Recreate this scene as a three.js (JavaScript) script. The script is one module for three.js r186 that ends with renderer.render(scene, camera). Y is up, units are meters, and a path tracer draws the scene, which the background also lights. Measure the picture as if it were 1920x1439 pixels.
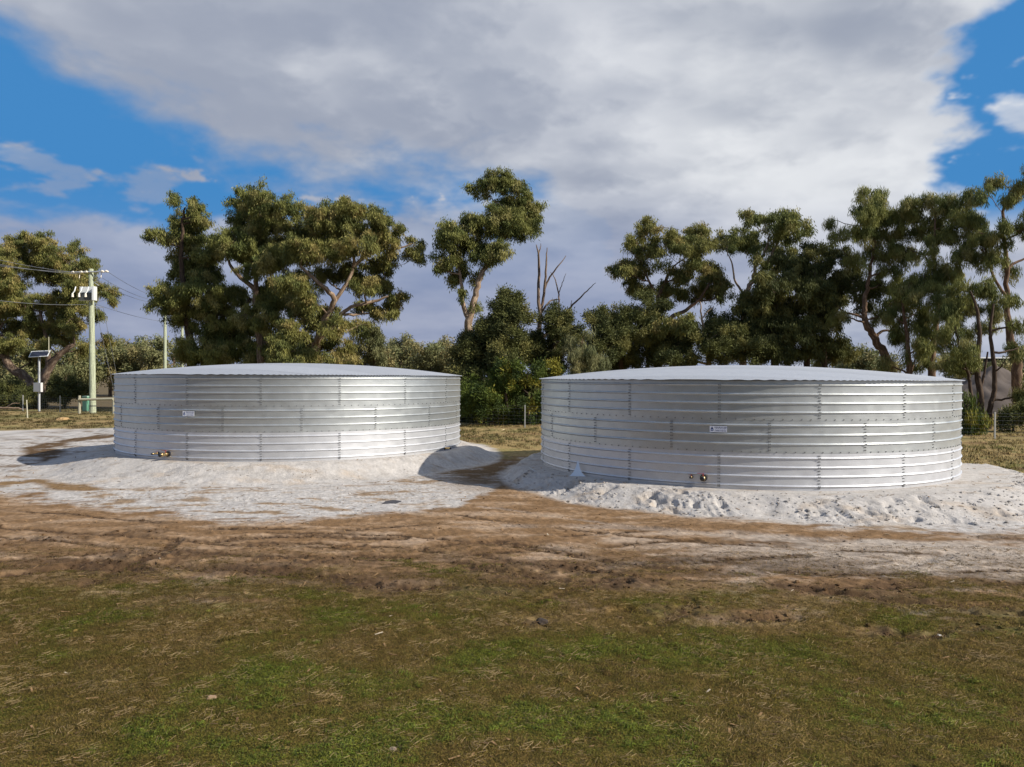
import * as THREE from 'three';
import { mergeGeometries } from 'three/addons/utils/BufferGeometryUtils.js';

// ---------------------------------------------------------------- camera, sky, sun, exposure
const EXPOSURE = 1.5;
const F = 1461, EYE = 2.53, HOR = 709, ROLL = 0.004;       // focal length and horizon in photo pixels (1920 wide), eye height in metres
const camera = new THREE.PerspectiveCamera(2 * Math.atan(719.5 / F) * 180 / Math.PI, 1920 / 1439, 0.1, 6000);
camera.position.set(0, EYE, 0);
camera.rotation.set(-Math.atan((719.5 - HOR) / F), 0, ROLL, 'YXZ');
const scene = new THREE.Scene();
const renderer = new THREE.WebGLRenderer({ antialias: true });
renderer.setSize(1024, 767);
renderer.toneMapping = THREE.LinearToneMapping;
renderer.toneMappingExposure = EXPOSURE;
renderer.shadowMap.enabled = true;

const SUN_EL = 33.5 * Math.PI / 180;
const SUN = new THREE.Vector3(0.93 * Math.cos(SUN_EL), Math.sin(SUN_EL), 0.37 * Math.cos(SUN_EL)).normalize();
const sun = new THREE.DirectionalLight(new THREE.Color().setRGB(1, 0.93, 0.82), 4.5);
sun.position.copy(SUN).multiplyScalar(120); sun.position.z -= 25;
sun.target.position.set(0, 0, -25);
sun.castShadow = true;
sun.shadow.mapSize.set(4096, 4096);
Object.assign(sun.shadow.camera, { left: -70, right: 70, top: 70, bottom: -70, near: 1, far: 320 });
scene.add(sun, sun.target);

// ---- seeded random and gradient noise
function rng(seed) { let s = seed >>> 0; return () => { s = (s + 0x6D2B79F5) >>> 0; let t = s; t = Math.imul(t ^ (t >>> 15), t | 1); t ^= t + Math.imul(t ^ (t >>> 7), t | 61); return ((t ^ (t >>> 14)) >>> 0) / 4294967296; }; }
const PERM = new Uint8Array(512), GX = new Float32Array(256), GY = new Float32Array(256);
{ const r = rng(7), p = [...Array(256).keys()]; for (let i = 255; i > 0; i--) { const j = Math.floor(r() * (i + 1)); [p[i], p[j]] = [p[j], p[i]]; } for (let i = 0; i < 512; i++) PERM[i] = p[i & 255]; for (let i = 0; i < 256; i++) { const a = r() * 6.2832; GX[i] = Math.cos(a); GY[i] = Math.sin(a); } }
function noise(x, y) {                                         // about -0.7 .. 0.7
  const xi = Math.floor(x), yi = Math.floor(y), fx = x - xi, fy = y - yi, X = xi & 255, Y = yi & 255;
  const u = fx * fx * fx * (fx * (fx * 6 - 15) + 10), v = fy * fy * fy * (fy * (fy * 6 - 15) + 10);
  const a = PERM[PERM[X] + Y], b = PERM[PERM[X + 1] + Y], c = PERM[PERM[X] + Y + 1], d = PERM[PERM[X + 1] + Y + 1];
  const n0 = GX[a] * fx + GY[a] * fy, n1 = GX[b] * (fx - 1) + GY[b] * fy, n2 = GX[c] * fx + GY[c] * (fy - 1), n3 = GX[d] * (fx - 1) + GY[d] * (fy - 1);
  const p = n0 + u * (n1 - n0), q = n2 + u * (n3 - n2); return p + v * (q - p);
}
function fbm(x, y, n = 4, gain = 0.5) { let s = 0, a = 1; for (let i = 0; i < n; i++) { s += a * noise(x, y); x = x * 2.03 + 17.1; y = y * 2.03 + 9.7; a *= gain; } return s; }
const clamp = (x, a = 0, b = 1) => x < a ? a : x > b ? b : x;
const smooth = (a, b, x) => { const t = clamp((x - a) / (b - a)); return t * t * (3 - 2 * t); };
const mix = (a, b, t) => a + (b - a) * t;
const mix3 = (a, b, t) => [mix(a[0], b[0], t), mix(a[1], b[1], t), mix(a[2], b[2], t)];
const S2L = (c) => c <= 0.04045 ? c / 12.92 : ((c + 0.055) / 1.055) ** 2.4;
const seen = (r, g, b) => [S2L(r / 255) / EXPOSURE, S2L(g / 255) / EXPOSURE, S2L(b / 255) / EXPOSURE];   // sky radiance for a colour as it should appear
function curve(pts) { return (x) => { if (x <= pts[0][0]) return pts[0][1]; for (let i = 1; i < pts.length; i++) if (x <= pts[i][0]) { const t = (x - pts[i - 1][0]) / (pts[i][0] - pts[i - 1][0]); return mix(pts[i - 1][1], pts[i][1], t * t * (3 - 2 * t)); } return pts[pts.length - 1][1]; }; }

// ---- sky: broken cloud deck over blue air, by azimuth and elevation in degrees (azimuth 0 = view direction, positive to the right)
function makeSky() {
  const W = 4096, H = 2048, data = new Float32Array(W * H * 4);
  const edge = { deck: curve([[-90, 34], [-48, 25], [-34, 20.8], [-29, 18.0], [-24, 16.1], [-19, 14.5], [-13.8, 13.9], [-8, 14.1], [-2, 14.0], [2, 13.3], [5, 9.5], [9, 3], [60, 3]]),
    bank: curve([[-90, 9], [-45, 10.5], [-33, 10.2], [-29, 10.6], [-26, 9.4], [-23, 9.0], [-20, 10.4], [-13, 11.7], [-8, 12.6], [-3, 12.2], [0, 11.6], [2.5, 13.0], [6, 14], [28, 14], [30, 13], [34, 9], [60, 8]]),
    gap: curve([[3, 32.2], [7, 32], [9.4, 30.6], [10.4, 29.8], [12, 28.6], [13.2, 28.3], [14.4, 28.9], [16, 29.9], [17.6, 29.3], [19, 28.2], [20.3, 28.6], [21.2, 29.4], [22.6, 33], [23.6, 38], [25, 46], [30, 60]]) };
  const zen = seen(50, 114, 184), mid = seen(70, 137, 198), low = seen(150, 176, 210);
  const greyC = seen(158, 165, 180), whiteC = seen(233, 235, 238), mauve = seen(140, 151, 180), pale = seen(172, 178, 198);
  for (let j = 0; j < H; j++) {
    const el = (0.5 - (j + 0.5) / H) * Math.PI, flip = (H - 1 - j);
    for (let i = 0; i < W; i++) {
      const o = (flip * W + i) * 4;
      data[o + 3] = 1;
      if (el < -0.01) { data[o] = 0.11; data[o + 1] = 0.09; data[o + 2] = 0.07; continue; }
      const th = ((i + 0.5) / W - 0.5) * 2 * Math.PI;          // direction: x = cos th, z = sin th
      const dx = Math.cos(th) * Math.cos(el), dz = Math.sin(th) * Math.cos(el), dy = Math.sin(el);
      const az = Math.atan2(dx, -dz) * 180 / Math.PI, e = el * 180 / Math.PI;
      const k = 1 / (dy + 0.2), px = dx * k, pz = dz * k;
      const n = fbm(px * 1.7 + 4, pz * 1.7 + 2, 5, 0.46), wisp = fbm(px * 4.6 + 40 + n * 0.5, pz * 4.6 + 11, 6, 0.6), billow = Math.abs(noise(px * 3.1 + 9 + wisp * 0.4, pz * 3.1)) + 0.5 * Math.abs(noise(px * 7.3 + 2, pz * 7.3 + wisp * 0.5)), big = fbm(px * 0.8 + 70, pz * 0.8 + 31, 3);
      const inFront = smooth(64, 40, Math.abs(az + 2)) * smooth(50, 38, e);
      // the air
      const t = clamp(e / 45), air = e < 14 ? mix3(low, mid, smooth(-2, 13, e)) : mix3(mid, zen, smooth(14, 50, e));
      // deck overhead, bank near the horizon, the blue gap at the right
      const deck = smooth(-2.6, 3.0, (e - edge.deck(az)) + n * 2.4 + wisp * 2.4);
      const bank = smooth(-0.9, 0.9, (edge.bank(az) - e) + n * 1.9 + wisp * 1.2) * (0.9 + 0.1 * smooth(9, 4, e));
      const r = (az - edge.gap(e)) - 0.2 + n * 1.4 + wisp * 2.6;
      const hole = smooth(-1.3, 1.2, r) * smooth(8.5, 11, e) * smooth(33.5, 30.5, e - (az - 28) * 0.5);
      const small = smooth(0.5, 0.95, smooth(3.2, 0, Math.hypot((az + 31.0) / 1.8, (e - 12.6) / 0.8)) + wisp * 1.1) * 0.5 + smooth(0.4, 1, smooth(2.8, 0, Math.hypot((az + 25.4) / 1.7, (e - 12.4) / 0.9)) + wisp * 1.1) * 0.5
        + smooth(0.5, 1, smooth(1.5, 0, Math.hypot((az + 22) / 1.0, e - 15.0)) + wisp * 1.1) * 0.35 + smooth(0.4, 1, smooth(2.6, 0, Math.hypot((az - 33.2) / 1.2, (e - 15.5) / 1.2)) + wisp * 1.1) * 0.7;
      let cover = Math.max(deck, bank) * (1 - hole); cover = Math.max(cover, clamp(small));
      const free = smooth(-0.12, 0.22, n + big * 0.5 + 0.06);      // the rest of the sky: the same broken cloud
      cover = mix(free, cover, inFront);
      cover = Math.max(cover, 0.75 * smooth(7, 2, e));
      // cloud tone: soft grey billows, whiter towards the sun's side, mauve low down
      const lum = clamp(0.47 + n * 0.42 + big * 0.3 + wisp * 0.2 - billow * 0.42 + 0.05 + smooth(-30, 30, az) * 0.62 * inFront - 0.3 * inFront + 0.1 * (1 - inFront));
      let c = mix3(greyC, whiteC, lum * lum * (3 - 2 * lum));
      const lowTone = mix3(mauve, pale, clamp(0.4 + n * 0.9 + wisp * 0.25 + smooth(5, 13, e) * 0.25));
      c = mix3(lowTone, c, clamp(smooth(7, 15, e) * 0.85 + smooth(4, 26, az) * 0.35));
      const a = clamp(cover) * 0.97;
      data[o] = mix(air[0], c[0], a); data[o + 1] = mix(air[1], c[1], a); data[o + 2] = mix(air[2], c[2], a);
    }
  }
  const tex = new THREE.DataTexture(data, W, H, THREE.RGBAFormat, THREE.FloatType);
  tex.mapping = THREE.EquirectangularReflectionMapping; tex.magFilter = THREE.LinearFilter; tex.minFilter = THREE.LinearFilter;
  tex.needsUpdate = true;
  return tex;
}
const sky = makeSky();
scene.background = sky; scene.environment = sky;
console.log('sky', Math.round(performance.now()));

// ---------------------------------------------------------------- helpers
const horizonAt = (px) => HOR + ROLL * (px - 960);
const at = (px, py, d) => new THREE.Vector3((px - 960) / F * d, EYE + (horizonAt(px) - py) / F * d, -d);          // photo position + distance -> place
const onGround = (px, py) => { const d = F * EYE / (py - horizonAt(px)); return [(px - 960) / F * d, -d]; };
const taken = {};
function numbered(n) { taken[n] = (taken[n] ?? -1) + 1; return taken[n] ? n + '_' + String(taken[n]).padStart(3, '0') : n; }
function shadows(o) { o.castShadow = o.receiveShadow = true; return o; }
function tag(o, label, category, group, kind) { o.userData.label = label; o.userData.category = category; if (group) o.userData.group = group; if (kind) o.userData.kind = kind; return o; }
function thing(name, p, label, category, group) { const g = new THREE.Group(); g.name = numbered(name); g.position.set(...(p.isVector3 ? p.toArray() : p)); scene.add(g); return tag(g, label, category, group); }
function part(name, geo, mat, parent, kind) { const m = shadows(new THREE.Mesh(geo, mat)); m.name = name; if (kind) m.userData.kind = kind; parent.add(m); return m; }
function single(name, geo, mat, p, label, category, group) { const m = shadows(new THREE.Mesh(geo, mat)); m.name = numbered(name); m.position.set(...(p.isVector3 ? p.toArray() : p)); scene.add(m); return tag(m, label, category, group); }
const lin = (r, g, b) => new THREE.Color().setRGB(r, g, b);
const M = (r, g, b, rough = 0.8, metal = 0, extra = {}) => new THREE.MeshStandardMaterial({ color: lin(r, g, b), roughness: rough, metalness: metal, ...extra });
const strip = (g) => { const n = g.index ? g.toNonIndexed() : g; for (const k of Object.keys(n.attributes)) if (!['position', 'normal', 'uv'].includes(k)) n.deleteAttribute(k); return n; };
const merge = (list) => mergeGeometries(list.map(strip), false);
const box = (w, h, d, x = 0, y = 0, z = 0, ry = 0) => new THREE.BoxGeometry(w, h, d).rotateY(ry).translate(x, y, z);
function bar(a, b, r0, r1 = r0, seg = 8) { const d = new THREE.Vector3().subVectors(b, a), g = new THREE.CylinderGeometry(r1, r0, d.length(), seg, 1); g.translate(0, d.length() / 2, 0); g.applyQuaternion(new THREE.Quaternion().setFromUnitVectors(new THREE.Vector3(0, 1, 0), d.normalize())); return g.translate(a.x, a.y, a.z); }
const V = (x, y, z) => new THREE.Vector3(x, y, z);
function limb(points, seg = 7) {                                 // points: [Vector3, radius]; a tapered tube with uv in metres
  const n = points.length, pos = [], uv = [], idx = []; let len = 0, up = V(0.31, 0.1, 0.95);
  for (let i = 0; i < n; i++) {
    const [p, r] = points[i], t = new THREE.Vector3().subVectors(points[Math.min(i + 1, n - 1)][0], points[Math.max(i - 1, 0)][0]).normalize();
    const s = new THREE.Vector3().crossVectors(up, t).normalize(), q = new THREE.Vector3().crossVectors(t, s); up = q.clone();
    if (i) len += p.distanceTo(points[i - 1][0]);
    for (let k = 0; k <= seg; k++) { const a = k / seg * 2 * Math.PI; pos.push(p.x + (Math.cos(a) * s.x + Math.sin(a) * q.x) * r, p.y + (Math.cos(a) * s.y + Math.sin(a) * q.y) * r, p.z + (Math.cos(a) * s.z + Math.sin(a) * q.z) * r); uv.push(k / seg * 2, len * 0.5); }
    if (i) for (let k = 0; k < seg; k++) { const a = (i - 1) * (seg + 1) + k, b = a + seg + 1; idx.push(a, a + 1, b, b, a + 1, b + 1); }
  }
  const g = new THREE.BufferGeometry(); g.setAttribute('position', new THREE.Float32BufferAttribute(pos, 3)); g.setAttribute('uv', new THREE.Float32BufferAttribute(uv, 2)); g.setIndex(idx); g.computeVertexNormals(); return g;
}
function bend(points, sub, wob, r) {                             // smooth a chain of [Vector3, radius] and make it slightly crooked
  const c = new THREE.CatmullRomCurve3(points.map((p) => p[0])), n = (points.length - 1) * sub, out = [];
  for (let i = 0; i <= n; i++) { const t = i / n, f = t * (points.length - 1), k = Math.min(Math.floor(f), points.length - 2), rad = mix(points[k][1], points[k + 1][1], f - k), p = c.getPoint(t); if (i && i < n) p.add(V((r() - 0.5) * wob, (r() - 0.5) * wob, (r() - 0.5) * wob)); out.push([p, rad]); }
  return out;
}
function tileTexture(size, fn, color = false) {                   // fn(u, v) -> [r, g, b] 0..1 ; tiles
  const d = new Uint8Array(size * size * 4);
  for (let y = 0; y < size; y++) for (let x = 0; x < size; x++) { const c = fn(x / size, y / size), o = (y * size + x) * 4; d[o] = clamp(c[0]) * 255; d[o + 1] = clamp(c[1]) * 255; d[o + 2] = clamp(c[2]) * 255; d[o + 3] = 255; }
  const t = new THREE.DataTexture(d, size, size); t.wrapS = t.wrapT = THREE.RepeatWrapping; t.magFilter = THREE.LinearFilter; t.minFilter = THREE.LinearMipmapLinearFilter; t.generateMipmaps = true; if (color) t.colorSpace = THREE.SRGBColorSpace; t.needsUpdate = true; return t;
}
function tnoise(u, v, f, seed = 0) {                              // noise that tiles over 0..1 at whole frequency f
  const x = u * f, y = v * f, n = (a, b) => noise(a + seed * 31.7 + 0.5, b + seed * 17.3 + 0.5);
  return n(x, y) * (1 - u) * (1 - v) + n(x - f, y) * u * (1 - v) + n(x, y - f) * (1 - u) * v + n(x - f, y - f) * u * v;
}

// ---------------------------------------------------------------- tanks' places, shape of the ground
const R = 5.19, WALL = 2.2;
const TANKS = [
  { x: 25.8 * Math.sin(-15.44 * Math.PI / 180), z: -25.8 * Math.cos(15.44 * Math.PI / 180), base: EYE + 0.045 - WALL },
  { x: 21.6 * Math.sin(16.1 * Math.PI / 180), z: -21.6 * Math.cos(16.1 * Math.PI / 180), base: EYE - 0.035 - WALL },
];
// sand spread: front edge and back edge as z over x
const chain = (pts) => curve(pts.map(([px, py]) => onGround(px, py)).sort((a, b) => a[0] - b[0]));
const sandFront = chain([[-120, 905], [0, 928], [120, 946], [260, 962], [440, 983], [560, 980], [720, 966], [850, 955], [905, 932], [950, 912], [1010, 914], [1060, 928], [1130, 944], [1290, 963], [1420, 981], [1600, 996], [1750, 1004], [1920, 1006], [2100, 1006]]);
const sandBack = chain([[-150, 812], [0, 808], [110, 805], [215, 803]]);
// wheel ruts: polylines on the ground [px, py], half width, depth
const RUTS = [
  [[[-60, 1062], [150, 1040], [330, 1018], [520, 1006], [760, 1010]], 0.16, 0.035, 1], [[[-60, 1090], [120, 1070], [300, 1062], [520, 1076], [760, 1098], [1000, 1096]], 0.18, 0.045, 1],
  [[[640, 1040], [800, 1046], [930, 1068], [1060, 1092], [1180, 1094]], 0.15, 0.04, 1], [[[860, 1010], [980, 1024], [1140, 1048], [1300, 1054], [1500, 1044]], 0.16, 0.025, 1],
  [[[1180, 1148], [1290, 1158], [1400, 1166], [1480, 1162]], 0.14, 0.05, 1], [[[1440, 1096], [1540, 1106], [1640, 1120], [1780, 1136], [1990, 1140]], 0.15, 0.05, 1],
  [[[1640, 1180], [1740, 1190], [1850, 1168], [1990, 1184]], 0.13, 0.05, 1], [[[0, 880], [130, 902], [300, 900], [520, 905], [700, 900]], 0.2, 0.02, 0], [[[0, 912], [160, 926], [360, 936], [560, 940], [760, 928]], 0.2, 0.02, 0],
  [[[180, 1098], [240, 1062], [300, 1040], [330, 1010]], 0.13, 0.035, 1], [[[60, 1080], [160, 1056], [240, 1066], [340, 1090]], 0.13, 0.04, 1], [[[960, 985], [1150, 985], [1400, 1002], [1700, 1022], [1990, 1030]], 0.2, 0.02, 0],
  [[[1000, 1140], [1060, 1118], [1120, 1096], [1160, 1080]], 0.12, 0.03, 1], [[[1250, 1178], [1275, 1150], [1290, 1128]], 0.12, 0.03, 1], [[[1700, 1060], [1790, 1042], [1990, 1040]], 0.14, 0.03, 0],
  [[[-60, 985], [200, 1002], [480, 1024], [760, 1030], [1000, 1010], [1240, 992]], 0.09, 0.02, 1], [[[-60, 1004], [180, 1022], [460, 1044], [780, 1050], [1040, 1030], [1300, 1012]], 0.09, 0.02, 1],
  [[[500, 1000], [760, 1004], [1020, 1034], [1260, 1066], [1560, 1078], [1990, 1070]], 0.09, 0.02, 1], [[[460, 1018], [740, 1024], [1000, 1054], [1240, 1088], [1560, 1100], [1990, 1092]], 0.09, 0.02, 1],
  [[[900, 950], [1080, 974], [1340, 1000], [1640, 1014], [1990, 1018]], 0.09, 0.015, 0], [[[860, 966], [1060, 990], [1330, 1018], [1640, 1036], [1990, 1046]], 0.09, 0.015, 1], [[[-60, 950], [160, 968], [420, 992], [640, 996], [860, 980]], 0.1, 0.015, 1],
].map(([p, w, d, dark]) => ({ p: p.map(([a, b]) => onGround(a, b)), w, d, dark }));
for (const r of RUTS) { r.x0 = Math.min(...r.p.map((q) => q[0])) - 0.5; r.x1 = Math.max(...r.p.map((q) => q[0])) + 0.5; r.z0 = Math.min(...r.p.map((q) => q[1])) - 0.5; r.z1 = Math.max(...r.p.map((q) => q[1])) + 0.5; }
const rutHit = { in: 0, dark: 0, h: 0 };
function ruts(x, z) {
  rutHit.in = rutHit.dark = rutHit.h = 0;
  const wx = x + noise(x * 0.9, z * 0.9) * 0.14, wz = z + noise(x * 0.9 + 9, z * 0.9 + 4) * 0.14;
  for (const r of RUTS) {
    if (x < r.x0 || x > r.x1 || z < r.z0 || z > r.z1) continue;
    let best = 9, along = 0, run = 0;
    for (let i = 1; i < r.p.length; i++) {
      const [ax, az] = r.p[i - 1], [bx, bz] = r.p[i], ex = bx - ax, ez = bz - az, L = Math.hypot(ex, ez), t = clamp(((wx - ax) * ex + (wz - az) * ez) / (L * L)), q = Math.hypot(wx - ax - ex * t, wz - az - ez * t);
      if (q < best) { best = q; along = run + t * L; } run += L;
    }
    const patchy = smooth(-0.42, 0.02, noise(along * 0.8 + r.w * 50, r.d * 300)), k = smooth(r.w * 1.15, r.w * 0.6, best) * patchy;
    if (k > rutHit.in) { rutHit.in = k; rutHit.dark = k * r.dark; }
    const tread = 0.5 + 0.5 * Math.sin(along * 48 + best * 30);
    rutHit.h += -1.0 * r.d * k * (0.75 + 0.25 * tread + noise(x * 12, z * 12) * 0.5) + r.d * 0.15 * smooth(r.w * 1.9, r.w * 1.25, best) * smooth(r.w * 0.95, r.w * 1.25, best) * patchy * (0.6 + noise(x * 9, z * 9));
  }
}
const padState = { pad: 0, bank: 0 };
function pads(x, z) {
  let h = 0; padState.pad = 0; padState.bank = 0;
  TANKS.forEach((t, i) => {
    const dx = x - t.x, dz = z - t.z, d = Math.hypot(dx, dz); if (d > R + 5) return;
    const a = Math.atan2(dx, dz), side = Math.cos(a - (i ? 1.25 : 2.4)), wob = noise(dx * 0.45 + i * 50, dz * 0.45) * 0.55 + noise(dx * 1.7, dz * 1.7 + i * 20) * 0.16;
    const o = TANKS[1 - i], face = smooth(0.55, 0.95, (dx * (o.x - t.x) + dz * (o.z - t.z)) / (d * Math.hypot(o.x - t.x, o.z - t.z) + 1e-6));
    const p = R + (i ? 0.55 + 0.55 * smooth(0, 1, side) : 0.1) + wob * (i ? 0.5 : 0.25), e = R + (i ? 1.55 + 0.75 * smooth(-0.5, 0.8, side) : 2.0) + wob * (1 - 0.6 * face) - face * (i ? 0.55 : 0.75);
    const k = 1 - smooth(p, e, d), y = t.base * k;
    if (y > h) h = y;
    padState.pad = Math.max(padState.pad, smooth(e + 0.25, e - 0.2, d));
    if (i) padState.bank = Math.max(padState.bank, smooth(p - 0.25, p + 0.25, d) * smooth(e + 0.2, e - 0.3, d)); else padState.bank = Math.max(padState.bank, 0.12 * smooth(p - 0.2, p + 0.3, d) * smooth(e + 0.2, e - 0.4, d));
  });
  return h;
}
// churned, torn-up spots of wet soil along the edge of the turf
const CHURN = [[1690, 1124, 70, 18], [1600, 1112, 60, 12], [1530, 1104, 90, 12], [1380, 1160, 110, 12], [1270, 1150, 60, 14], [1180, 1100, 80, 12], [1010, 1172, 36, 12], [900, 1106, 90, 12], [960, 1068, 110, 12], [1080, 1066, 90, 12], [560, 1052, 90, 12], [430, 1076, 120, 12], [300, 1040, 90, 12], [190, 1052, 80, 16], [90, 1012, 70, 10], [720, 1098, 110, 10], [1700, 1190, 90, 12], [1860, 1150, 90, 12], [1880, 1184, 60, 10], [1640, 1090, 60, 8], [1480, 1100, 70, 8], [250, 1000, 70, 10], [1880, 1010, 60, 6]].map(([px, py, rx, ry]) => { const [x, z] = onGround(px, py), d = -z; return { x, z, rx: rx * d / F, rz: ry * d * d / (F * EYE) }; });
function churn(x, z) {
  if (z > -6.5 || z < -14) return 0; let k = 0;
  for (const c of CHURN) { const q = Math.hypot((x - c.x) / c.rx, (z - c.z) / c.rz); if (q < 1.5) k = Math.max(k, smooth(1.4, 0.5, q + fbm(x * 2.2 + c.x, z * 2.2, 3) * 0.9)); }
  return k;
}
function groundHeight(x, z) {
  const far = Math.hypot(x, z);
  if (far > 120) return fbm(x * 0.02, z * 0.02, 2) * 0.4 * smooth(120, 300, far);
  let h = pads(x, z); const pad = padState.pad, bank = padState.bank;
  let onTank = 0; for (const t of TANKS) onTank = Math.max(onTank, smooth(R + 0.5, R + 0.05, Math.hypot(x - t.x, z - t.z)));
  const rough = (1 - onTank * 0.85);
  h += (noise(x * 0.35, z * 0.35) * 0.05 + noise(x * 1.1 + 5, z * 1.1) * 0.025) * rough;
  if (z < -46) return h;
  const sandy = Math.max(pad, smooth(-0.4, 0.3, sandFront(x) - z));
  h += (noise(x * 4.2, z * 4.2) * 0.016 + noise(x * 10.5, z * 10.5) * mix(0.012, 0.008, sandy)) * rough;
  if (bank > 0.01) {                                              // rough tipped edge of the sand pad: lumps, scoops, footprints
    const lump = noise(x * 2.1 + z * 0.5, z * 2.1), pit = smooth(0.16, 0.40, noise(x * 3.4 + 90, z * 2.8)), crumb = Math.abs(noise(x * 7.5 + 3, z * 6)), fine = noise(x * 19 + 7, z * 13), where = smooth(-0.2, 0.35, noise(x * 0.75 + 33, z * 0.9) + noise(x * 2.3, z * 2.3 + 8) * 0.5 + 0.06);
    h += bank * (lump * 0.035 + where * (0.03 - pit * 0.13 - crumb * 0.12 + fine * 0.036));
  }
  if (z > -20) { const clod = smooth(0.34, 0.52, noise(x * 5.3 + 40, z * 4.1)) * smooth(0.05, 0.3, noise(x * 0.7 + 8, z * 0.9)) * (1 - sandy); h += clod * 0.035; }
  const torn = churn(x, z); if (torn > 0) h += torn * (0.006 - Math.abs(noise(x * 4.5, z * 4.5)) * 0.06 + Math.abs(noise(x * 9, z * 8 + 3)) * 0.06 + noise(x * 17, z * 15) * 0.02);
  ruts(x, z); h += rutHit.h * (1 - onTank);
  return h;
}
const COL = {                                                     // base colours of the soils (linear)
  sand: [0.395, 0.372, 0.35], sandWarm: [0.365, 0.312, 0.26], sandDull: [0.29, 0.268, 0.245], dirt: [0.165, 0.098, 0.048], dirtPale: [0.275, 0.182, 0.108], mud: [0.058, 0.034, 0.018], turf: [0.140, 0.094, 0.030], turfGreen: [0.100, 0.098, 0.018], straw: [0.20, 0.138, 0.056], field: [0.27, 0.195, 0.085], fieldGreen: [0.17, 0.15, 0.055], litter: [0.10, 0.075, 0.045],
};
function lawn(x, z) {                                             // 0 bare .. 1 grass ; edge of the driven-over strip
  const e = -9.1 + noise(x * 0.25 + 3, 1.5) * 0.8 + 0.3 * smooth(-2, 5, x);
  return smooth(-1.7, 1.6, z - e + fbm(x * 0.9, z * 1.3, 5, 0.62) * 1.9);
}
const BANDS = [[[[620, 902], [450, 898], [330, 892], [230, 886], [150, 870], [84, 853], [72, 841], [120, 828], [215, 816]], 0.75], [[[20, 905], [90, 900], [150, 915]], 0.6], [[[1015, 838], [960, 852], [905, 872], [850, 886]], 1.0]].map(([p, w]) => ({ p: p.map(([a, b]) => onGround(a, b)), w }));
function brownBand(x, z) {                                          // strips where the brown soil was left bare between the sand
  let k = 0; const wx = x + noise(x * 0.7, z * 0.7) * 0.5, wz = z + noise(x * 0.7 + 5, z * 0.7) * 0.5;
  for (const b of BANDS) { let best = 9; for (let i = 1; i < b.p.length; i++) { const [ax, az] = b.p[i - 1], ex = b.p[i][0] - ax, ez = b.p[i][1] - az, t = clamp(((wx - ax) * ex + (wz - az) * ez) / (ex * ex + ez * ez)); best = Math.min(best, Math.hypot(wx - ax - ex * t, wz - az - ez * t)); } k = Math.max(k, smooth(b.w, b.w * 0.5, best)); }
  return k;
}
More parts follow.
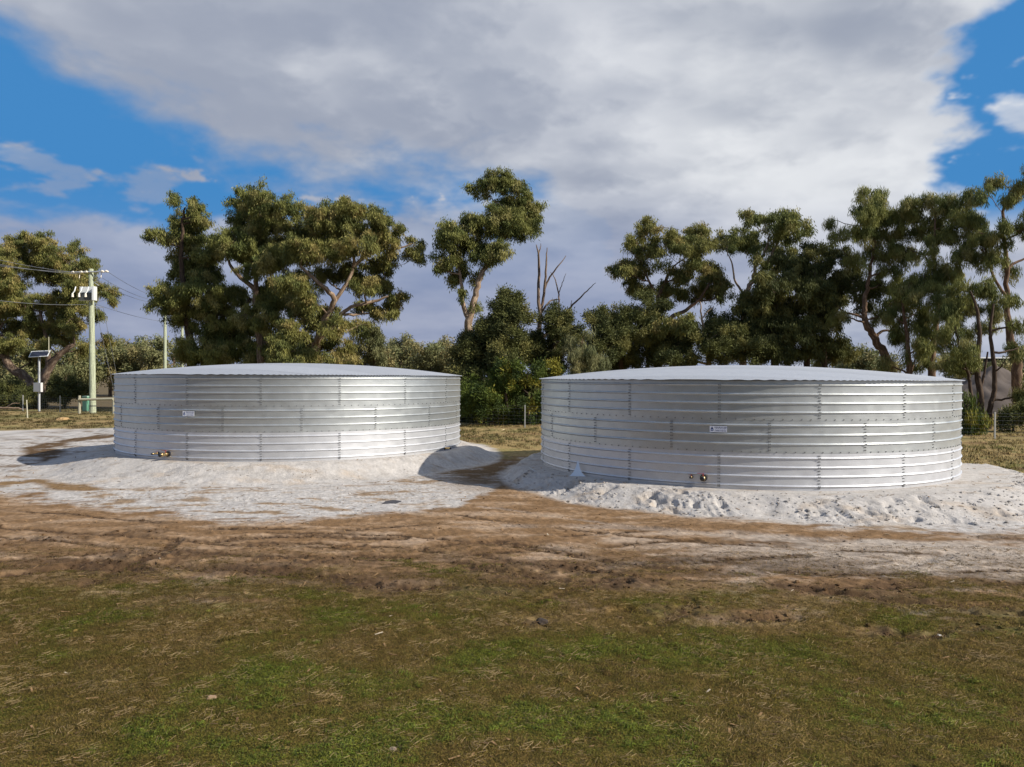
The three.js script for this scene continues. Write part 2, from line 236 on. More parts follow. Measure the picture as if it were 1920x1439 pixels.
function groundColor(x, z) {
  const d = -z;
  if (d > 46 || d < -20 || Math.abs(x) > 60) { const n = fbm(x * 0.25, z * 0.25, 3); return mix3(mix3(COL.field, COL.fieldGreen, smooth(-0.3, 0.4, n)), COL.litter, smooth(0.0, 6, (d - 58) + noise(x * 0.2, z * 0.2) * 8) * 0.85); }
  pads(x, z); const pad = padState.pad;
  const streak = fbm(x * 0.85, z * 1.7, 6, 0.6) * 0.9, fine = noise(x * 7, z * 7), grit = fbm(x * 2.6 + 31, z * 3.6, 3), blot = fbm(x * 0.33 + 11, z * 0.5, 3);
  // driven dirt strip
  let c = mix3(COL.dirt, COL.dirtPale, smooth(-0.3, 0.5, streak + 0.25 * fine));
  c = mix3(c, COL.mud, smooth(-0.1, 0.55, blot + 0.35 * grit - 0.1 - 0.35 * smooth(-13.5, -10.2, z) * -1 - 0.3) * 0.7);
  const paleStreak = smooth(0.05, 0.55, smooth(-1.0, 6.0, x) * smooth(1.9, 0.3, Math.abs(z + 11.3 - x * 0.05)) * 0.75 + streak * 0.7 + smooth(1.6, 0, Math.hypot((x - 1) / 6, (z + 12.6) / 0.9)) * 0.12);
  c = mix3(c, COL.sandWarm, paleStreak * (0.25 + 0.55 * smooth(-0.5, 6, x)));
  // the white sand
  const edge = sandFront(x) - z + streak * 0.95 + grit * 0.35;
  let sandy = smooth(-0.25, 0.55, edge);
  const s0 = mix3(mix3(COL.sand, COL.sandWarm, smooth(0.0, 0.6, streak + 0.3 * grit)), COL.sandDull, smooth(0.05, 0.5, grit + 0.2 * fine) * 0.5);
  // brown streaks and patches driven through the sand in front of and left of the left tank
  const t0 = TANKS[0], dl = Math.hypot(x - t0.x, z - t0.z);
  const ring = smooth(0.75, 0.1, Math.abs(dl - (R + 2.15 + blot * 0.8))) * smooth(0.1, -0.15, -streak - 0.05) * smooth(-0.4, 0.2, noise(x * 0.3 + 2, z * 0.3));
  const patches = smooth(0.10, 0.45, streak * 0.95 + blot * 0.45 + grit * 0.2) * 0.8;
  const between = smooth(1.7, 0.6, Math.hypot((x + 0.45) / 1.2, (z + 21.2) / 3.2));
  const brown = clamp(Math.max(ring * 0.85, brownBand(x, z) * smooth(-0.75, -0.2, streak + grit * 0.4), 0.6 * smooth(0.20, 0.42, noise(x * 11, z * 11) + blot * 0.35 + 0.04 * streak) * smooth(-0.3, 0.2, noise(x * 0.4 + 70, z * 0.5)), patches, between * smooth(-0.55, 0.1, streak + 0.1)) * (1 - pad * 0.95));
  const s1 = mix3(s0, mix3(mix3(COL.dirt, COL.field, 0.15), COL.mud, 0.7 * Math.max(smooth(-12.8, -13.6, x), between * 0.7)), brown);  // far left: damp soil, with the tank's shade also put into its colour
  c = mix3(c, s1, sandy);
  const back = smooth(-0.5, 0.5, -(z - (x < -9 ? sandBack(x) : -24.6 - Math.max(0, x) * 0.02)) + streak * 0.8) * (1 - pad * 0.98);     // behind the sand: dry paddock
  const field = mix3(mix3(COL.field, COL.fieldGreen, smooth(-0.15, 0.5, fbm(x * 0.8, z * 0.5, 3))), COL.dirt, smooth(0.1, 0.5, fbm(x * 0.3 + 8, z * 0.9, 3)) * 0.8);
  const rightField = smooth(9.5, 10.5, x - (z + 17) * 0.2) * smooth(-16.2, -17.4, z) * (1 - pad);
  c = mix3(c, field, Math.max(back * smooth(-20, -24, z), rightField));
  c = mix3(c, s0, pad);
  // turf in the foreground
  const g = lawn(x, z), turf = mix3(mix3(COL.turf, COL.turfGreen, smooth(-0.25, 0.4, fbm(x * 0.7, z * 0.7, 3))), COL.straw, smooth(0.12, 0.6, fbm(x * 1.3 + 60, z * 2.1, 4)) * 0.6);
  c = mix3(c, mix3(turf, COL.mud, smooth(0.15, 0.5, fbm(x * 0.8 + 20, z * 1.4, 3)) * 0.5), g);
  // bare dark soil along the edge of the turf and in the ruts
  const mudBand = smooth(1.7, 0.2, Math.abs(z + 10.2 - noise(x * 0.3, 4) * 0.9)) * smooth(-0.25, 0.25, fbm(x * 0.6 + 3, z * 2.2, 5, 0.62) + 0.08) * smooth(10, 5, x);
  c = mix3(c, COL.mud, mudBand * 0.65);
  c = mix3(c, COL.mud, churn(x, z) * smooth(-0.5, 0.1, noise(x * 3.5, z * 3.5) + noise(x * 10, z * 10) * 0.5) * 0.62);
  ruts(x, z); c = mix3(c, rutHit.dark > 0 ? COL.mud : COL.sandDull, (rutHit.dark > 0 ? rutHit.dark * (0.45 + 0.55 * smooth(-0.2, 0.15, noise(x * 9, z * 9) + noise(x * 21, z * 21) * 0.6)) : rutHit.in * 0.3));
  const bare = (1 - pad) * (1 - g), m = 1 + fine * mix(0.18, 0.34, bare) + noise(x * 15, z * 11) * mix(0.18, 0.42, bare) + noise(x * 29, z * 16) * mix(0.08, 0.3, bare);
  return [c[0] * m, c[1] * m, c[2] * m];
}
const grain = tileTexture(1024, (u, v) => { const a = tnoise(u, v, 10, 1), b = tnoise(u, v, 40, 2), c = tnoise(u, v, 120, 3), d = tnoise(u, v, 300, 4), g = 0.78 + a * 0.12 + b * 0.2 + c * 0.24 + d * 0.22; return [g, g, g]; });
const grainBump = tileTexture(1024, (u, v) => { const g = 0.5 + tnoise(u, v, 14, 5) * 0.3 + tnoise(u, v, 50, 6) * 0.4 + tnoise(u, v, 130, 7) * 0.35; return [g, g, g]; });
{
  const xs = [0], zs = [-3.4];
  for (let x = 0, s; x < 1800; x += s) { s = x < 18 ? 0.028 + 0.0024 * x : Math.max(0.07, (x - 18) * 0.13 + 0.07); xs.push(x + s); }
  const X = [...xs.slice(1).reverse().map((v) => -v), ...xs];
  for (let d = 3.4, s; d < 2500; d += s) { s = d < 30 ? 0.0046 * d : Math.max(0.14, (d - 30) * 0.07 + 0.14); zs.push(-(d + s)); }
  const Z = [...[300, 120, 60, 30, 15, 8, 4, 2, 0.5, -0.8, -1.8, -2.6, -3.1].map((v) => v), ...zs];
  const nx = X.length, nz = Z.length, pos = new Float32Array(nx * nz * 3), col = new Float32Array(nx * nz * 3), uv = new Float32Array(nx * nz * 2), idx = new Uint32Array((nx - 1) * (nz - 1) * 6);
  let k = 0, q = 0;
  for (let j = 0; j < nz; j++) for (let i = 0; i < nx; i++, k++) {
    const x = X[i], z = Z[j]; pos[k * 3] = x; pos[k * 3 + 1] = groundHeight(x, z); pos[k * 3 + 2] = z;
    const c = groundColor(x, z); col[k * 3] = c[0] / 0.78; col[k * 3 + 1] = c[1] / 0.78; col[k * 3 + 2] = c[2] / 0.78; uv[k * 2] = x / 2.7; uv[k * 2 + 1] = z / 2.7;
    if (i < nx - 1 && j < nz - 1) { idx[q++] = k; idx[q++] = k + nx; idx[q++] = k + 1; idx[q++] = k + 1; idx[q++] = k + nx; idx[q++] = k + nx + 1; }
  }
  for (let j = 0; j < (nx - 1) * (nz - 1) * 2; j++) { const t = idx[j * 3 + 1]; idx[j * 3 + 1] = idx[j * 3 + 2]; idx[j * 3 + 2] = t; }
  const g = new THREE.BufferGeometry();
  g.setAttribute('position', new THREE.BufferAttribute(pos, 3)); g.setAttribute('color', new THREE.BufferAttribute(col, 3)); g.setAttribute('uv', new THREE.BufferAttribute(uv, 2)); g.setIndex(new THREE.BufferAttribute(idx, 1)); g.computeVertexNormals();
  const m = shadows(new THREE.Mesh(g, new THREE.MeshPhysicalMaterial({ vertexColors: true, map: grain, bumpMap: grainBump, bumpScale: 0.014, roughness: 0.97, specularIntensity: 0.25 })));
  m.name = 'ground'; m.userData.kind = 'structure'; tag(m, 'white sand pads, driven brown dirt and patchy paddock ground', 'ground'); scene.add(m);
  console.log('ground', nx, nz, g.attributes.normal.getY(nx * 100 + 400) > 0 ? 'up' : 'DOWN', Math.round(performance.now()));
}
const drop = (x, z, y = 0) => V(x, groundHeight(x, z) + y, z);

// ---------------------------------------------------------------- water tanks
const spangle = tileTexture(512, (u, v) => { const g = 0.86 + tnoise(u, v, 90, 11) * 0.10 + tnoise(u, v, 30, 12) * 0.08 + tnoise(u, v, 6, 13) * 0.10; return [g, g, g]; });
const rollMarks = tileTexture(512, (u, v) => { const g = 0.8 + tnoise(u * 0.999, v, 60, 14) * 0.12 + noise(3.3, v * 70 + 0.5) * 0.1 * Math.sin(v * Math.PI) + tnoise(u, v, 4, 15) * 0.25; return [g, g, g]; });
const waver = tileTexture(256, (u, v) => { const g = 0.5 + tnoise(u, v, 3, 16) * 0.5 + tnoise(u, v, 7, 17) * 0.25; return [g, g, g]; });
const metal = (c, rough, m = 1) => new THREE.MeshPhysicalMaterial({ color: lin(...c), metalness: m, roughness: rough, map: spangle, roughnessMap: rollMarks, bumpMap: waver, bumpScale: 0.004 });
const upperSheet = [metal([0.59, 0.615, 0.615], 0.56, 0.86), metal([0.57, 0.595, 0.595], 0.58, 0.86), metal([0.61, 0.635, 0.635], 0.54, 0.86)];
const lowerSheet = [metal([0.69, 0.70, 0.725], 0.62, 0.7), metal([0.67, 0.68, 0.705], 0.64, 0.7)];
for (const k of [0.95, 0.98, 1.03]) { upperSheet.push(metal([0.59 * k, 0.615 * k, 0.615 * k], 0.46 + 0.1 * k, 0.86)); lowerSheet.push(metal([0.68 * k, 0.69 * k, 0.715 * k], 0.58 + 0.05 * k, 0.7)); }
const boltMetal = M(0.24, 0.245, 0.25, 0.5, 0.9), roofMetals = [1, 0.95, 1.03].map((k) => new THREE.MeshPhysicalMaterial({ color: lin(0.62 * k, 0.635 * k, 0.655 * k), metalness: 0.6, roughness: 0.55, map: spangle }));
const brass = M(0.62, 0.45, 0.22, 0.32, 1), black = M(0.015, 0.015, 0.016, 0.5), redPaint = M(0.42, 0.03, 0.03, 0.45), white = M(0.75, 0.75, 0.74, 0.5);
const STEP = 21.6, rad = (d) => d * Math.PI / 180;
const RINGS = [                                                    // heights measured down from the rim
  { top: 0, bottom: 0.80, ribs: [0.085, 0.272, 0.452, 0.636], off: 0.006, bolts: true }, { top: 0.765, bottom: 1.455, ribs: [0.90, 1.087, 1.274], off: 0.003, bolts: true }, { top: 1.415, bottom: 2.26, ribs: [1.552, 1.74, 1.925, 2.118], off: 0, bolts: false },
];
function sheetGeometry(ring, span) {                               // a curved sheet with pressed ribs, from angle 0 to span (degrees)
  const prof = [], add = (d, o) => prof.push([d, o]), w = 0.023;
  add(ring.top, 0);
  for (const r of ring.ribs) for (const [t, o] of [[-1.15, 0], [-0.95, 0.002], [-0.7, 0.011], [-0.35, 0.021], [0, 0.025], [0.35, 0.021], [0.7, 0.011], [0.95, 0.002], [1.15, 0]]) add(r + t * w, o);
  add(ring.bottom, 0);
  const over = 0.7, n = Math.max(4, Math.round(span / 1.35)), pos = [], uv = [], idx = [];
  for (let i = 0; i <= n; i++) for (const [d, o] of prof) {
    const a = rad(mix(0, span + over, i / n)), r = R + ring.off + o + mix(0, 0.0022, i / n);
    pos.push(Math.sin(a) * r, WALL - d, Math.cos(a) * r); uv.push(a * R, d);
  }
  const m = prof.length; for (let i = 0; i < n; i++) for (let k = 0; k < m - 1; k++) { const a = i * m + k, b = a + m; idx.push(a, a + 1, b, b, a + 1, b + 1); }
  const g = new THREE.BufferGeometry(); g.setAttribute('position', new THREE.Float32BufferAttribute(pos, 3)); g.setAttribute('uv', new THREE.Float32BufferAttribute(uv, 2)); g.setIndex(idx); g.computeVertexNormals(); return g;
}
function boltGeometry(ring, span) {
  const list = [], put = (deg, d, o) => { const g = new THREE.CylinderGeometry(0.011, 0.0122, 0.015, 6).rotateX(Math.PI / 2), a = rad(deg); g.translate(0, WALL - d, R + ring.off + 0.006 + o).rotateY(a); list.push(g); };
  const rows = ring.ribs.flatMap((r, i) => { const nx = ring.ribs[i + 1] ?? Math.min(ring.bottom, 2.19) - 0.01; return [[r, 0.025], [r + (nx - r) * 0.36, 0], [r + (nx - r) * 0.7, 0]]; });
  for (const [d, o] of rows) { put(0.18, d, o); put(0.52, d, o); }
  if (ring.ribs[0] - ring.top > 0.1) { put(0.18, ring.top + 0.09, 0); put(0.52, ring.top + 0.09, 0); }
  if (ring.bolts) for (let a = 1.9; a < span; a += 2.02) put(a, ring.bottom - 0.022, 0);
  return merge(list);
}
const sheetGeo = RINGS.map((r) => [sheetGeometry(r, STEP), sheetGeometry(r, 360 - 16 * STEP)]), boltGeo = RINGS.map((r) => [boltGeometry(r, STEP), boltGeometry(r, 360 - 16 * STEP)]);
const RR = R + 0.075, RISE = 0.37, PITCH = 0.0762, SHEET = PITCH * 10;
function roofSheet(k, n) {                                          // sheet k of n, corrugations run along x
  const v0 = -RR + k * SHEET, v1 = Math.min(RR - 0.002, v0 + SHEET + 0.03), cols = Math.round((v1 - v0) / PITCH * 8), nu = 22, pos = [], uv = [], idx = [];
  for (let j = 0; j <= cols; j++) {
    const v = mix(Math.max(v0, -RR + 0.002), v1, j / cols), U = Math.sqrt(Math.max(0, RR * RR - v * v));
    for (let i = 0; i <= nu; i++) { const u = mix(-U, U, i / nu), q = (u * u + v * v) / (RR * RR); pos.push(u, WALL + 0.012 + RISE * (1 - q) + 0.007 * Math.cos(v / PITCH * 2 * Math.PI) + (k % 2) * 0.004, v); uv.push(u, v); }
    if (j) for (let i = 0; i < nu; i++) { const a = (j - 1) * (nu + 1) + i, b = a + nu + 1; idx.push(a, b, a + 1, a + 1, b, b + 1); }
  }
  const g = new THREE.BufferGeometry(); g.setAttribute('position', new THREE.Float32BufferAttribute(pos, 3)); g.setAttribute('uv', new THREE.Float32BufferAttribute(uv, 2)); g.setIndex(idx); g.computeVertexNormals(); return g;
}
const NROOF = Math.ceil(2 * RR / SHEET), roofGeo = [...Array(NROOF).keys()].map((k) => roofSheet(k, NROOF));
const signPrint = (() => {                                          // white plate: dark blue drop and lines of small print too fine to read
  const c = document.createElement('canvas'); c.width = 512; c.height = 192; const x = c.getContext('2d'), r = rng(5);
  x.fillStyle = '#dfe2ea'; x.fillRect(0, 0, 512, 192); x.strokeStyle = '#c3c8d6'; x.lineWidth = 5; x.strokeRect(6, 6, 500, 180);
  x.fillStyle = '#14245c'; x.beginPath(); x.moveTo(72, 22); x.quadraticCurveTo(112, 82, 112, 108); x.arc(72, 110, 40, 0, Math.PI); x.quadraticCurveTo(32, 82, 72, 22); x.fill();
  x.fillStyle = '#a8b8dc'; x.beginPath(); x.ellipse(74, 116, 24, 26, 0, 0, 7); x.fill(); x.fillStyle = '#14245c'; x.fillRect(26, 128, 22, 20); x.fillRect(98, 132, 20, 18); x.beginPath(); x.ellipse(72, 152, 18, 10, 0, 0, 7); x.fill();
  for (const [y, h, x0, x1] of [[26, 26, 140, 488], [68, 18, 160, 470], [102, 12, 160, 470], [134, 28, 150, 478]]) { x.fillStyle = h < 15 ? '#7d88ae' : '#2c3668'; for (let p = x0; p < x1;) { const w = 7 + r() * 9; x.fillRect(p, y, w, h); p += w + 3 + (r() < 0.2 ? 12 : 0); } }
  const t = new THREE.CanvasTexture(c); t.colorSpace = THREE.SRGBColorSpace; t.magFilter = THREE.LinearFilter; return t;
})();
function onWall(deg, y, out = 0) { const a = rad(deg); return { p: V(Math.sin(a) * (R + out), y, Math.cos(a) * (R + out)), a }; }
function valve(tank, deg, y, s, long, lean) {                       // outlet: flange on the wall, brass body, black cap, red lever
  const { p, a } = onWall(deg, y, 0.004), g = new THREE.Group(); g.name = 'outlet_valve'; g.position.copy(p); g.rotation.set(0, a, 0); tank.add(g);
  const turned = (pts) => new THREE.LatheGeometry(pts.map(([r, l]) => new THREE.Vector2(r * s, l * s)), 18).rotateX(Math.PI / 2);
  part('flange', turned([[0, 0], [0.075, 0], [0.078, 0.012], [0.075, 0.028], [0.05, 0.03]]), black, g);
  part('body', turned([[0.045, 0.02], [0.047, 0.06], [0.056, 0.065], [0.056, 0.09], [0.047, 0.1], [0.047, 0.15 * long], [0.055, 0.155 * long], [0.055, 0.19 * long], [0.04, 0.195 * long]]), brass, g);
  part('cap', turned([[0, 0.235 * long], [0.03, 0.236 * long], [0.034, 0.225 * long], [0.05, 0.222 * long], [0.05, 0.19 * long], [0.0, 0.188 * long]]), black, g);
  if (lean) part('lever', merge([new THREE.CylinderGeometry(0.008, 0.008, 0.05, 8).translate(0, 0.075, 0.085), box(0.15, 0.008, 0.02, 0.05 * lean, 0.1, 0.085)].map((q) => q.scale(s, s, s))), redPaint, g);
  return g;
}
function makeTank(i, label, seamTop, seamMid, roofTurn, signDeg, valves) {
  const t = TANKS[i], tank = thing('water_tank', [t.x, t.base, t.z], label, 'water tank', 'water tanks'), r = rng(40 + i);
  RINGS.forEach((ring, k) => {
    const start = k === 1 ? seamMid : seamTop;
    for (let n = 0; n < 17; n++) {
      const short = n === 16 ? 1 : 0, from = start + (n - 6) * STEP, mats = k === 2 ? lowerSheet : upperSheet;
      const p = part('wall_sheet', sheetGeo[k][short], mats[Math.floor(r() * mats.length)], tank); p.rotation.y = rad(from);
      const b = part('bolts', boltGeo[k][short], boltMetal, p, 'stuff'); b.rotation.y = 0;
    }
  });
  roofGeo.forEach((g) => { const p = part('roof_sheet', g, roofMetals[Math.floor(r() * 3)], tank); p.rotation.y = rad(roofTurn); });
  const { p, a } = onWall(signDeg, WALL - 0.99, 0.034), sign = part('sign', new THREE.BoxGeometry(0.345, 0.13, 0.004), [white, white, white, white, new THREE.MeshStandardMaterial({ map: signPrint, roughness: 0.45 }), white], tank); sign.position.copy(p); sign.rotation.y = a;
  for (const v of valves) valve(tank, ...v);
  return tank;
}
makeTank(0, 'farther round corrugated-roof steel water tank, left one beside the power pole', 5.4, -5.2, -22, -15.2, [[-22.6, 0.155, 1.0, 1.25, -1], [-26.4, 0.16, 0.5, 1.9, -1], [70, 0.06, 0.55, 1.6, 0]]);
makeTank(1, 'nearer round corrugated-roof steel water tank, right one on a rough-edged sand mound', 1.4, -9.4, -26, -20, [[-23.2, 0.20, 0.95, 0.85, -1], [-25.9, 0.205, 0.45, 1.2, -1]]);

// ---------------------------------------------------------------- sheet metal scraps and the dark plate
const scrapMetal = M(0.55, 0.58, 0.62, 0.4, 0.8);
function scrap(pts, t = 0.003) { const s = new THREE.Shape(); s.moveTo(...pts[0]); for (const p of pts.slice(1)) p.length === 4 ? s.quadraticCurveTo(...p) : s.lineTo(...p); return new THREE.ExtrudeGeometry(s, { depth: t, bevelEnabled: false, curveSegments: 10 }); }
{
  const [x, z] = (() => { const t = TANKS[1], a = rad(-57); return [t.x + Math.sin(a) * (R + 0.17), t.z + Math.cos(a) * (R + 0.17)]; })();
  const m = single('metal_offcut', scrap([[-0.2, 0], [0.26, 0], [0.06, 0.06, 0.0, 0.36], [-0.03, 0.36], [-0.06, 0.06, -0.2, 0]]), scrapMetal, drop(x, z, -0.01), 'pointed sheet-metal offcut propped upright against the nearer tank', 'scrap', 'sheet metal offcuts'); m.rotation.set(-0.33, rad(-26), 0, 'YXZ');
  const place = (deg, out, pts, label, tilt) => { const t = TANKS[1], a = rad(deg), px = t.x + Math.sin(a) * (R + out), pz = t.z + Math.cos(a) * (R + out); const o = single('metal_offcut', scrap(pts), scrapMetal, drop(px, pz, 0.006), label, 'scrap', 'sheet metal offcuts'); o.rotation.set(-Math.PI / 2 + tilt, 0.4, 0); return o; };
  place(-70, 0.55, [[-0.2, 0.08], [0.16, 0.12], [0.2, 0.0], [-0.02, -0.16]], 'flat pale metal offcut lying on shaded sand, left of the upright one', 0.12);
  place(-62, 0.42, [[-0.14, 0.0], [0.1, 0.03], [0.22, -0.03]], 'thin sliver of metal lying just behind the upright offcut', 0.1);
  const [bx, bz] = onGround(733, 941);
  const b = single('dark_plate', scrap([[-0.17, -0.2], [0.12, -0.12], [0.2, 0.12], [0.02, 0.22], [-0.12, 0.1]], 0.012), M(0.03, 0.028, 0.034, 0.7), drop(bx, bz, 0.005), 'small dark flat scrap lying on the pale sand', 'scrap'); b.rotation.x = -Math.PI / 2 + 0.06;
}

// ---------------------------------------------------------------- power pole, lines, solar station, rails, fence
const poleWood = (() => { const t = tileTexture(256, (u, v) => { const s = tnoise(u, v, 24, 21) * 0.3 + noise(u * 40, v * 3) * 0.3 - 0.35 * smooth(0.25, 0.45, noise(u * 26 + 5, v * 2.2)) + tnoise(u, v, 4, 22) * 0.25, k = 0.8 + s; return [k * 0.80, k * 0.83, k * 0.71]; }, true); t.repeat.set(1, 0.6); return new THREE.MeshStandardMaterial({ map: t, roughness: 0.85 }); })();
const greyWood = M(0.32, 0.30, 0.22, 0.9), galv = M(0.55, 0.56, 0.57, 0.5, 0.8), paleSteel = M(0.62, 0.64, 0.64, 0.55), porcelain = M(0.72, 0.66, 0.56, 0.35), darkSteel = M(0.06, 0.065, 0.065, 0.55), wireMat = M(0.22, 0.23, 0.25, 0.5, 0.5);
const DP = 53.6, ground0 = (px, d) => { const x = (px - 960) / F * d; return drop(x, -d); };
{
  const b = ground0(173.5, DP), pole = thing('power_pole', b, 'pale green timber power pole with crossarm and three-armed switch box', 'power pole', 'power poles'), s = DP / F, top = (horizonAt(172) - 505) * s + EYE - b.y;
  const L = (px, py, dz = 0) => { const p = at(px, py, DP); return V(p.x - b.x, p.y - b.y, dz); };
  part('post', limb([[V(0, -0.3, 0), 0.215], [V(-0.03, top * 0.3, 0), 0.2], [V(-0.08, top * 0.7, 0), 0.175], [V(-0.12, top, 0), 0.15]], 16), poleWood, pole);
  part('post_cap', new THREE.CylinderGeometry(0.15, 0.15, 0.02, 16).translate(-0.12, top, 0), poleWood, pole);
  const ca = L(141, 512, 0.2), cb = L(203, 510, 0.2);
  part('crossarm', bar(ca, cb, 0.055, 0.055, 4), galv, pole);
  for (const k of [0.02, 0.27, 0.42, 0.86, 0.98]) { const p = ca.clone().lerp(cb, k); part('insulator', new THREE.LatheGeometry([[0, 0], [0.05, 0], [0.09, 0.05], [0.045, 0.08], [0.09, 0.13], [0.045, 0.16], [0.07, 0.2], [0, 0.24]].map(([r, y]) => new THREE.Vector2(r, y)), 10).rotateZ(k < 0.6 ? 1.9 : -1.9).translate(p.x + (k < 0.6 ? 0.02 : -0.02), p.y + 0.02, p.z + 0.1), porcelain, pole); }
  for (const k of [0.18, 0.83]) { const p = ca.clone().lerp(cb, k); part('drop_fuse', bar(p, p.clone().add(V(0, -0.42, 0.06)), 0.028), porcelain, pole); }
  part('switch_box', merge([box(1.05, 0.95, 0.07, -0.15, 0, -0.15), box(0.12, 0.95, 0.45, 0.42, 0, 0.05)]).translate(L(172, 552).x, L(172, 552).y, 0.42), paleSteel, pole);
  part('box_front', box(0.98, 0.5, 0.05).translate(L(166, 557).x, L(166, 557).y, 0.34 + 0.05), darkSteel, pole);
  for (let k = 0; k < 3; k++) { const a = L(149 + k * 12, 540, 0.5), m = L(152 + k * 12, 549, 0.85), e = L(150 + k * 12, 554, 0.95); part('switch_arm', merge([bar(a, m, 0.038), bar(m, e, 0.032)]), paleSteel, pole); part('bushing', new THREE.CylinderGeometry(0.06, 0.085, 0.24, 10).translate(e.x, e.y - 0.1, e.z), porcelain, pole); }
  for (const [a, c, d, e] of [[173, 528, 185, 536], [178, 575, 193, 577], [174, 533, 189, 520]]) part('bracket', bar(L(a, c, 0), L(d, e, 0), 0.024), galv, pole);
  part('band', new THREE.CylinderGeometry(0.222, 0.222, 0.06, 16, 1, true).translate(0, 0.5, 0), darkSteel, pole);
}
for (const [px, d, topPy, r, label] of [[309, 72, 560, 0.135, 'bare slim power pole rising behind the left tank, nearer the big pole'], [341, 79, 590, 0.14, 'bare green power pole rising behind the left tank, against the trunks']]) {
  const b = ground0(px, d), h = EYE + (horizonAt(px) - topPy) / F * d - b.y, p = thing('power_pole', b, label, 'power pole', 'power poles');
  part('post', limb([[V(0, -0.3, 0), r * 1.2], [V(0, h * 0.5, 0), r * 1.05], [V(0, h, 0), r * 0.9]], 12), poleWood, p); part('post_cap', new THREE.CylinderGeometry(r * 0.9, r * 0.9, 0.02, 12).translate(0, h, 0), poleWood, p);
}
function cable(a, b, sag, r, label, name = 'overhead_wire', category = 'wire', group = 'overhead wires') {
  const pts = []; for (let i = 0; i <= 20; i++) { const t = i / 20, p = a.clone().lerp(b, t); p.y -= 4 * sag * t * (1 - t); pts.push(p.sub(a)); }
  return single(name, new THREE.TubeGeometry(new THREE.CatmullRomCurve3(pts), 40, r, 5), wireMat, a, label, category, group);
}
cable(at(139, 511, DP - 0.2), at(-300, 402, 30), 0.35, 0.013, 'topmost wire from the crossarm running out to the left'); cable(at(146, 514, DP - 0.2), at(-300, 424, 30), 0.35, 0.013, 'second wire from the crossarm running out to the left'); cable(at(154, 511, DP - 0.2), at(-300, 440, 30), 0.35, 0.013, 'third wire from the crossarm running out to the left');
cable(at(165, 571, DP), at(-300, 508, 30), 0.45, 0.015, 'single low wire left of the power pole below the switch box');
cable(at(203, 511, DP - 0.2), at(309, 562, 72), 0.25, 0.014, 'upper wire from the crossarm to the trees right of the pole'); cable(at(192, 522, DP), at(309, 566, 72), 0.35, 0.014, 'middle wire from the crossarm to the trees right of the pole'); cable(at(183, 529, DP), at(312, 571, 72), 0.35, 0.014, 'lower wire sloping to the trees right of the pole');
cable(at(180, 571, DP), at(341, 606, 79), 0.3, 0.015, 'single low wire right of the power pole below the switch box');
{
  const a = at(193, 577, DP - 0.1), e = ground0(232, DP + 2.5);
  const st = cable(a, e, 0, 0.012, 'right stay wire slanting down beside the power pole', 'stay_wire', 'wire', 'stay wires'); const a2 = at(178, 573, DP), e2 = ground0(222, DP + 2), k = a2.clone().lerp(e2, 0.25);
  const s2 = thing('stay_wire', a2, 'left stay wire with a dark insulator beside the power pole', 'wire', 'stay wires'); part('strand', bar(V(0, 0, 0), e2.clone().sub(a2), 0.012, 0.012, 5), wireMat, s2); part('insulator', bar(k.clone().sub(a2), k.clone().sub(a2).add(e2.clone().sub(a2).normalize().multiplyScalar(0.4)), 0.07, 0.05, 8), darkSteel, s2);
}
{
  const d = 56, b = ground0(73, d), s = d / F, g = thing('solar_station', b, 'small solar panel and white cabinet on a slim steel post', 'solar station'), Y = (py) => EYE + (horizonAt(73) - py) * s - b.y, X = (px) => (px - 960) * s - b.x;
  part('post', new THREE.CylinderGeometry(0.075, 0.085, Y(668) + 0.2, 12).translate(0, Y(668) / 2 - 0.1, 0), galv, g);
  const pan = new THREE.Group(); pan.name = 'solar_panel'; pan.position.set(X(74.5), Y(664), 0.05); pan.rotation.set(0.75, 0.12, -0.02); g.add(pan);
  part('cells', new THREE.BoxGeometry(1.22, 0.03, 0.58), M(0.012, 0.014, 0.028, 0.25), pan);
  part('frame', merge([box(1.3, 0.045, 0.045, 0, 0, 0.3), box(1.3, 0.045, 0.045, 0, 0, -0.3), box(0.045, 0.045, 0.56, 0.628, 0, 0), box(0.045, 0.045, 0.56, -0.628, 0, 0)]), paleSteel, pan);
  part('panel_bracket', box(0.14, 0.3, 0.14, 0, Y(671), 0), darkSteel, g);
  const cab = part('cabinet', box(0.5, 0.66, 0.3, 0.02, Y(726.5), 0.16), M(0.62, 0.61, 0.6, 0.5), g); part('door', box(0.44, 0.6, 0.02, 0.02, Y(726.5), 0.322), M(0.66, 0.65, 0.64, 0.5), cab);
  part('antenna', new THREE.CylinderGeometry(0.018, 0.025, (661 - 632) * s, 8).translate(X(91), Y(646.5), 0), M(0.6, 0.57, 0.42, 0.6), g); part('antenna_arm', bar(V(0, Y(660), 0), V(X(91), Y(660), 0), 0.02), galv, g);
}
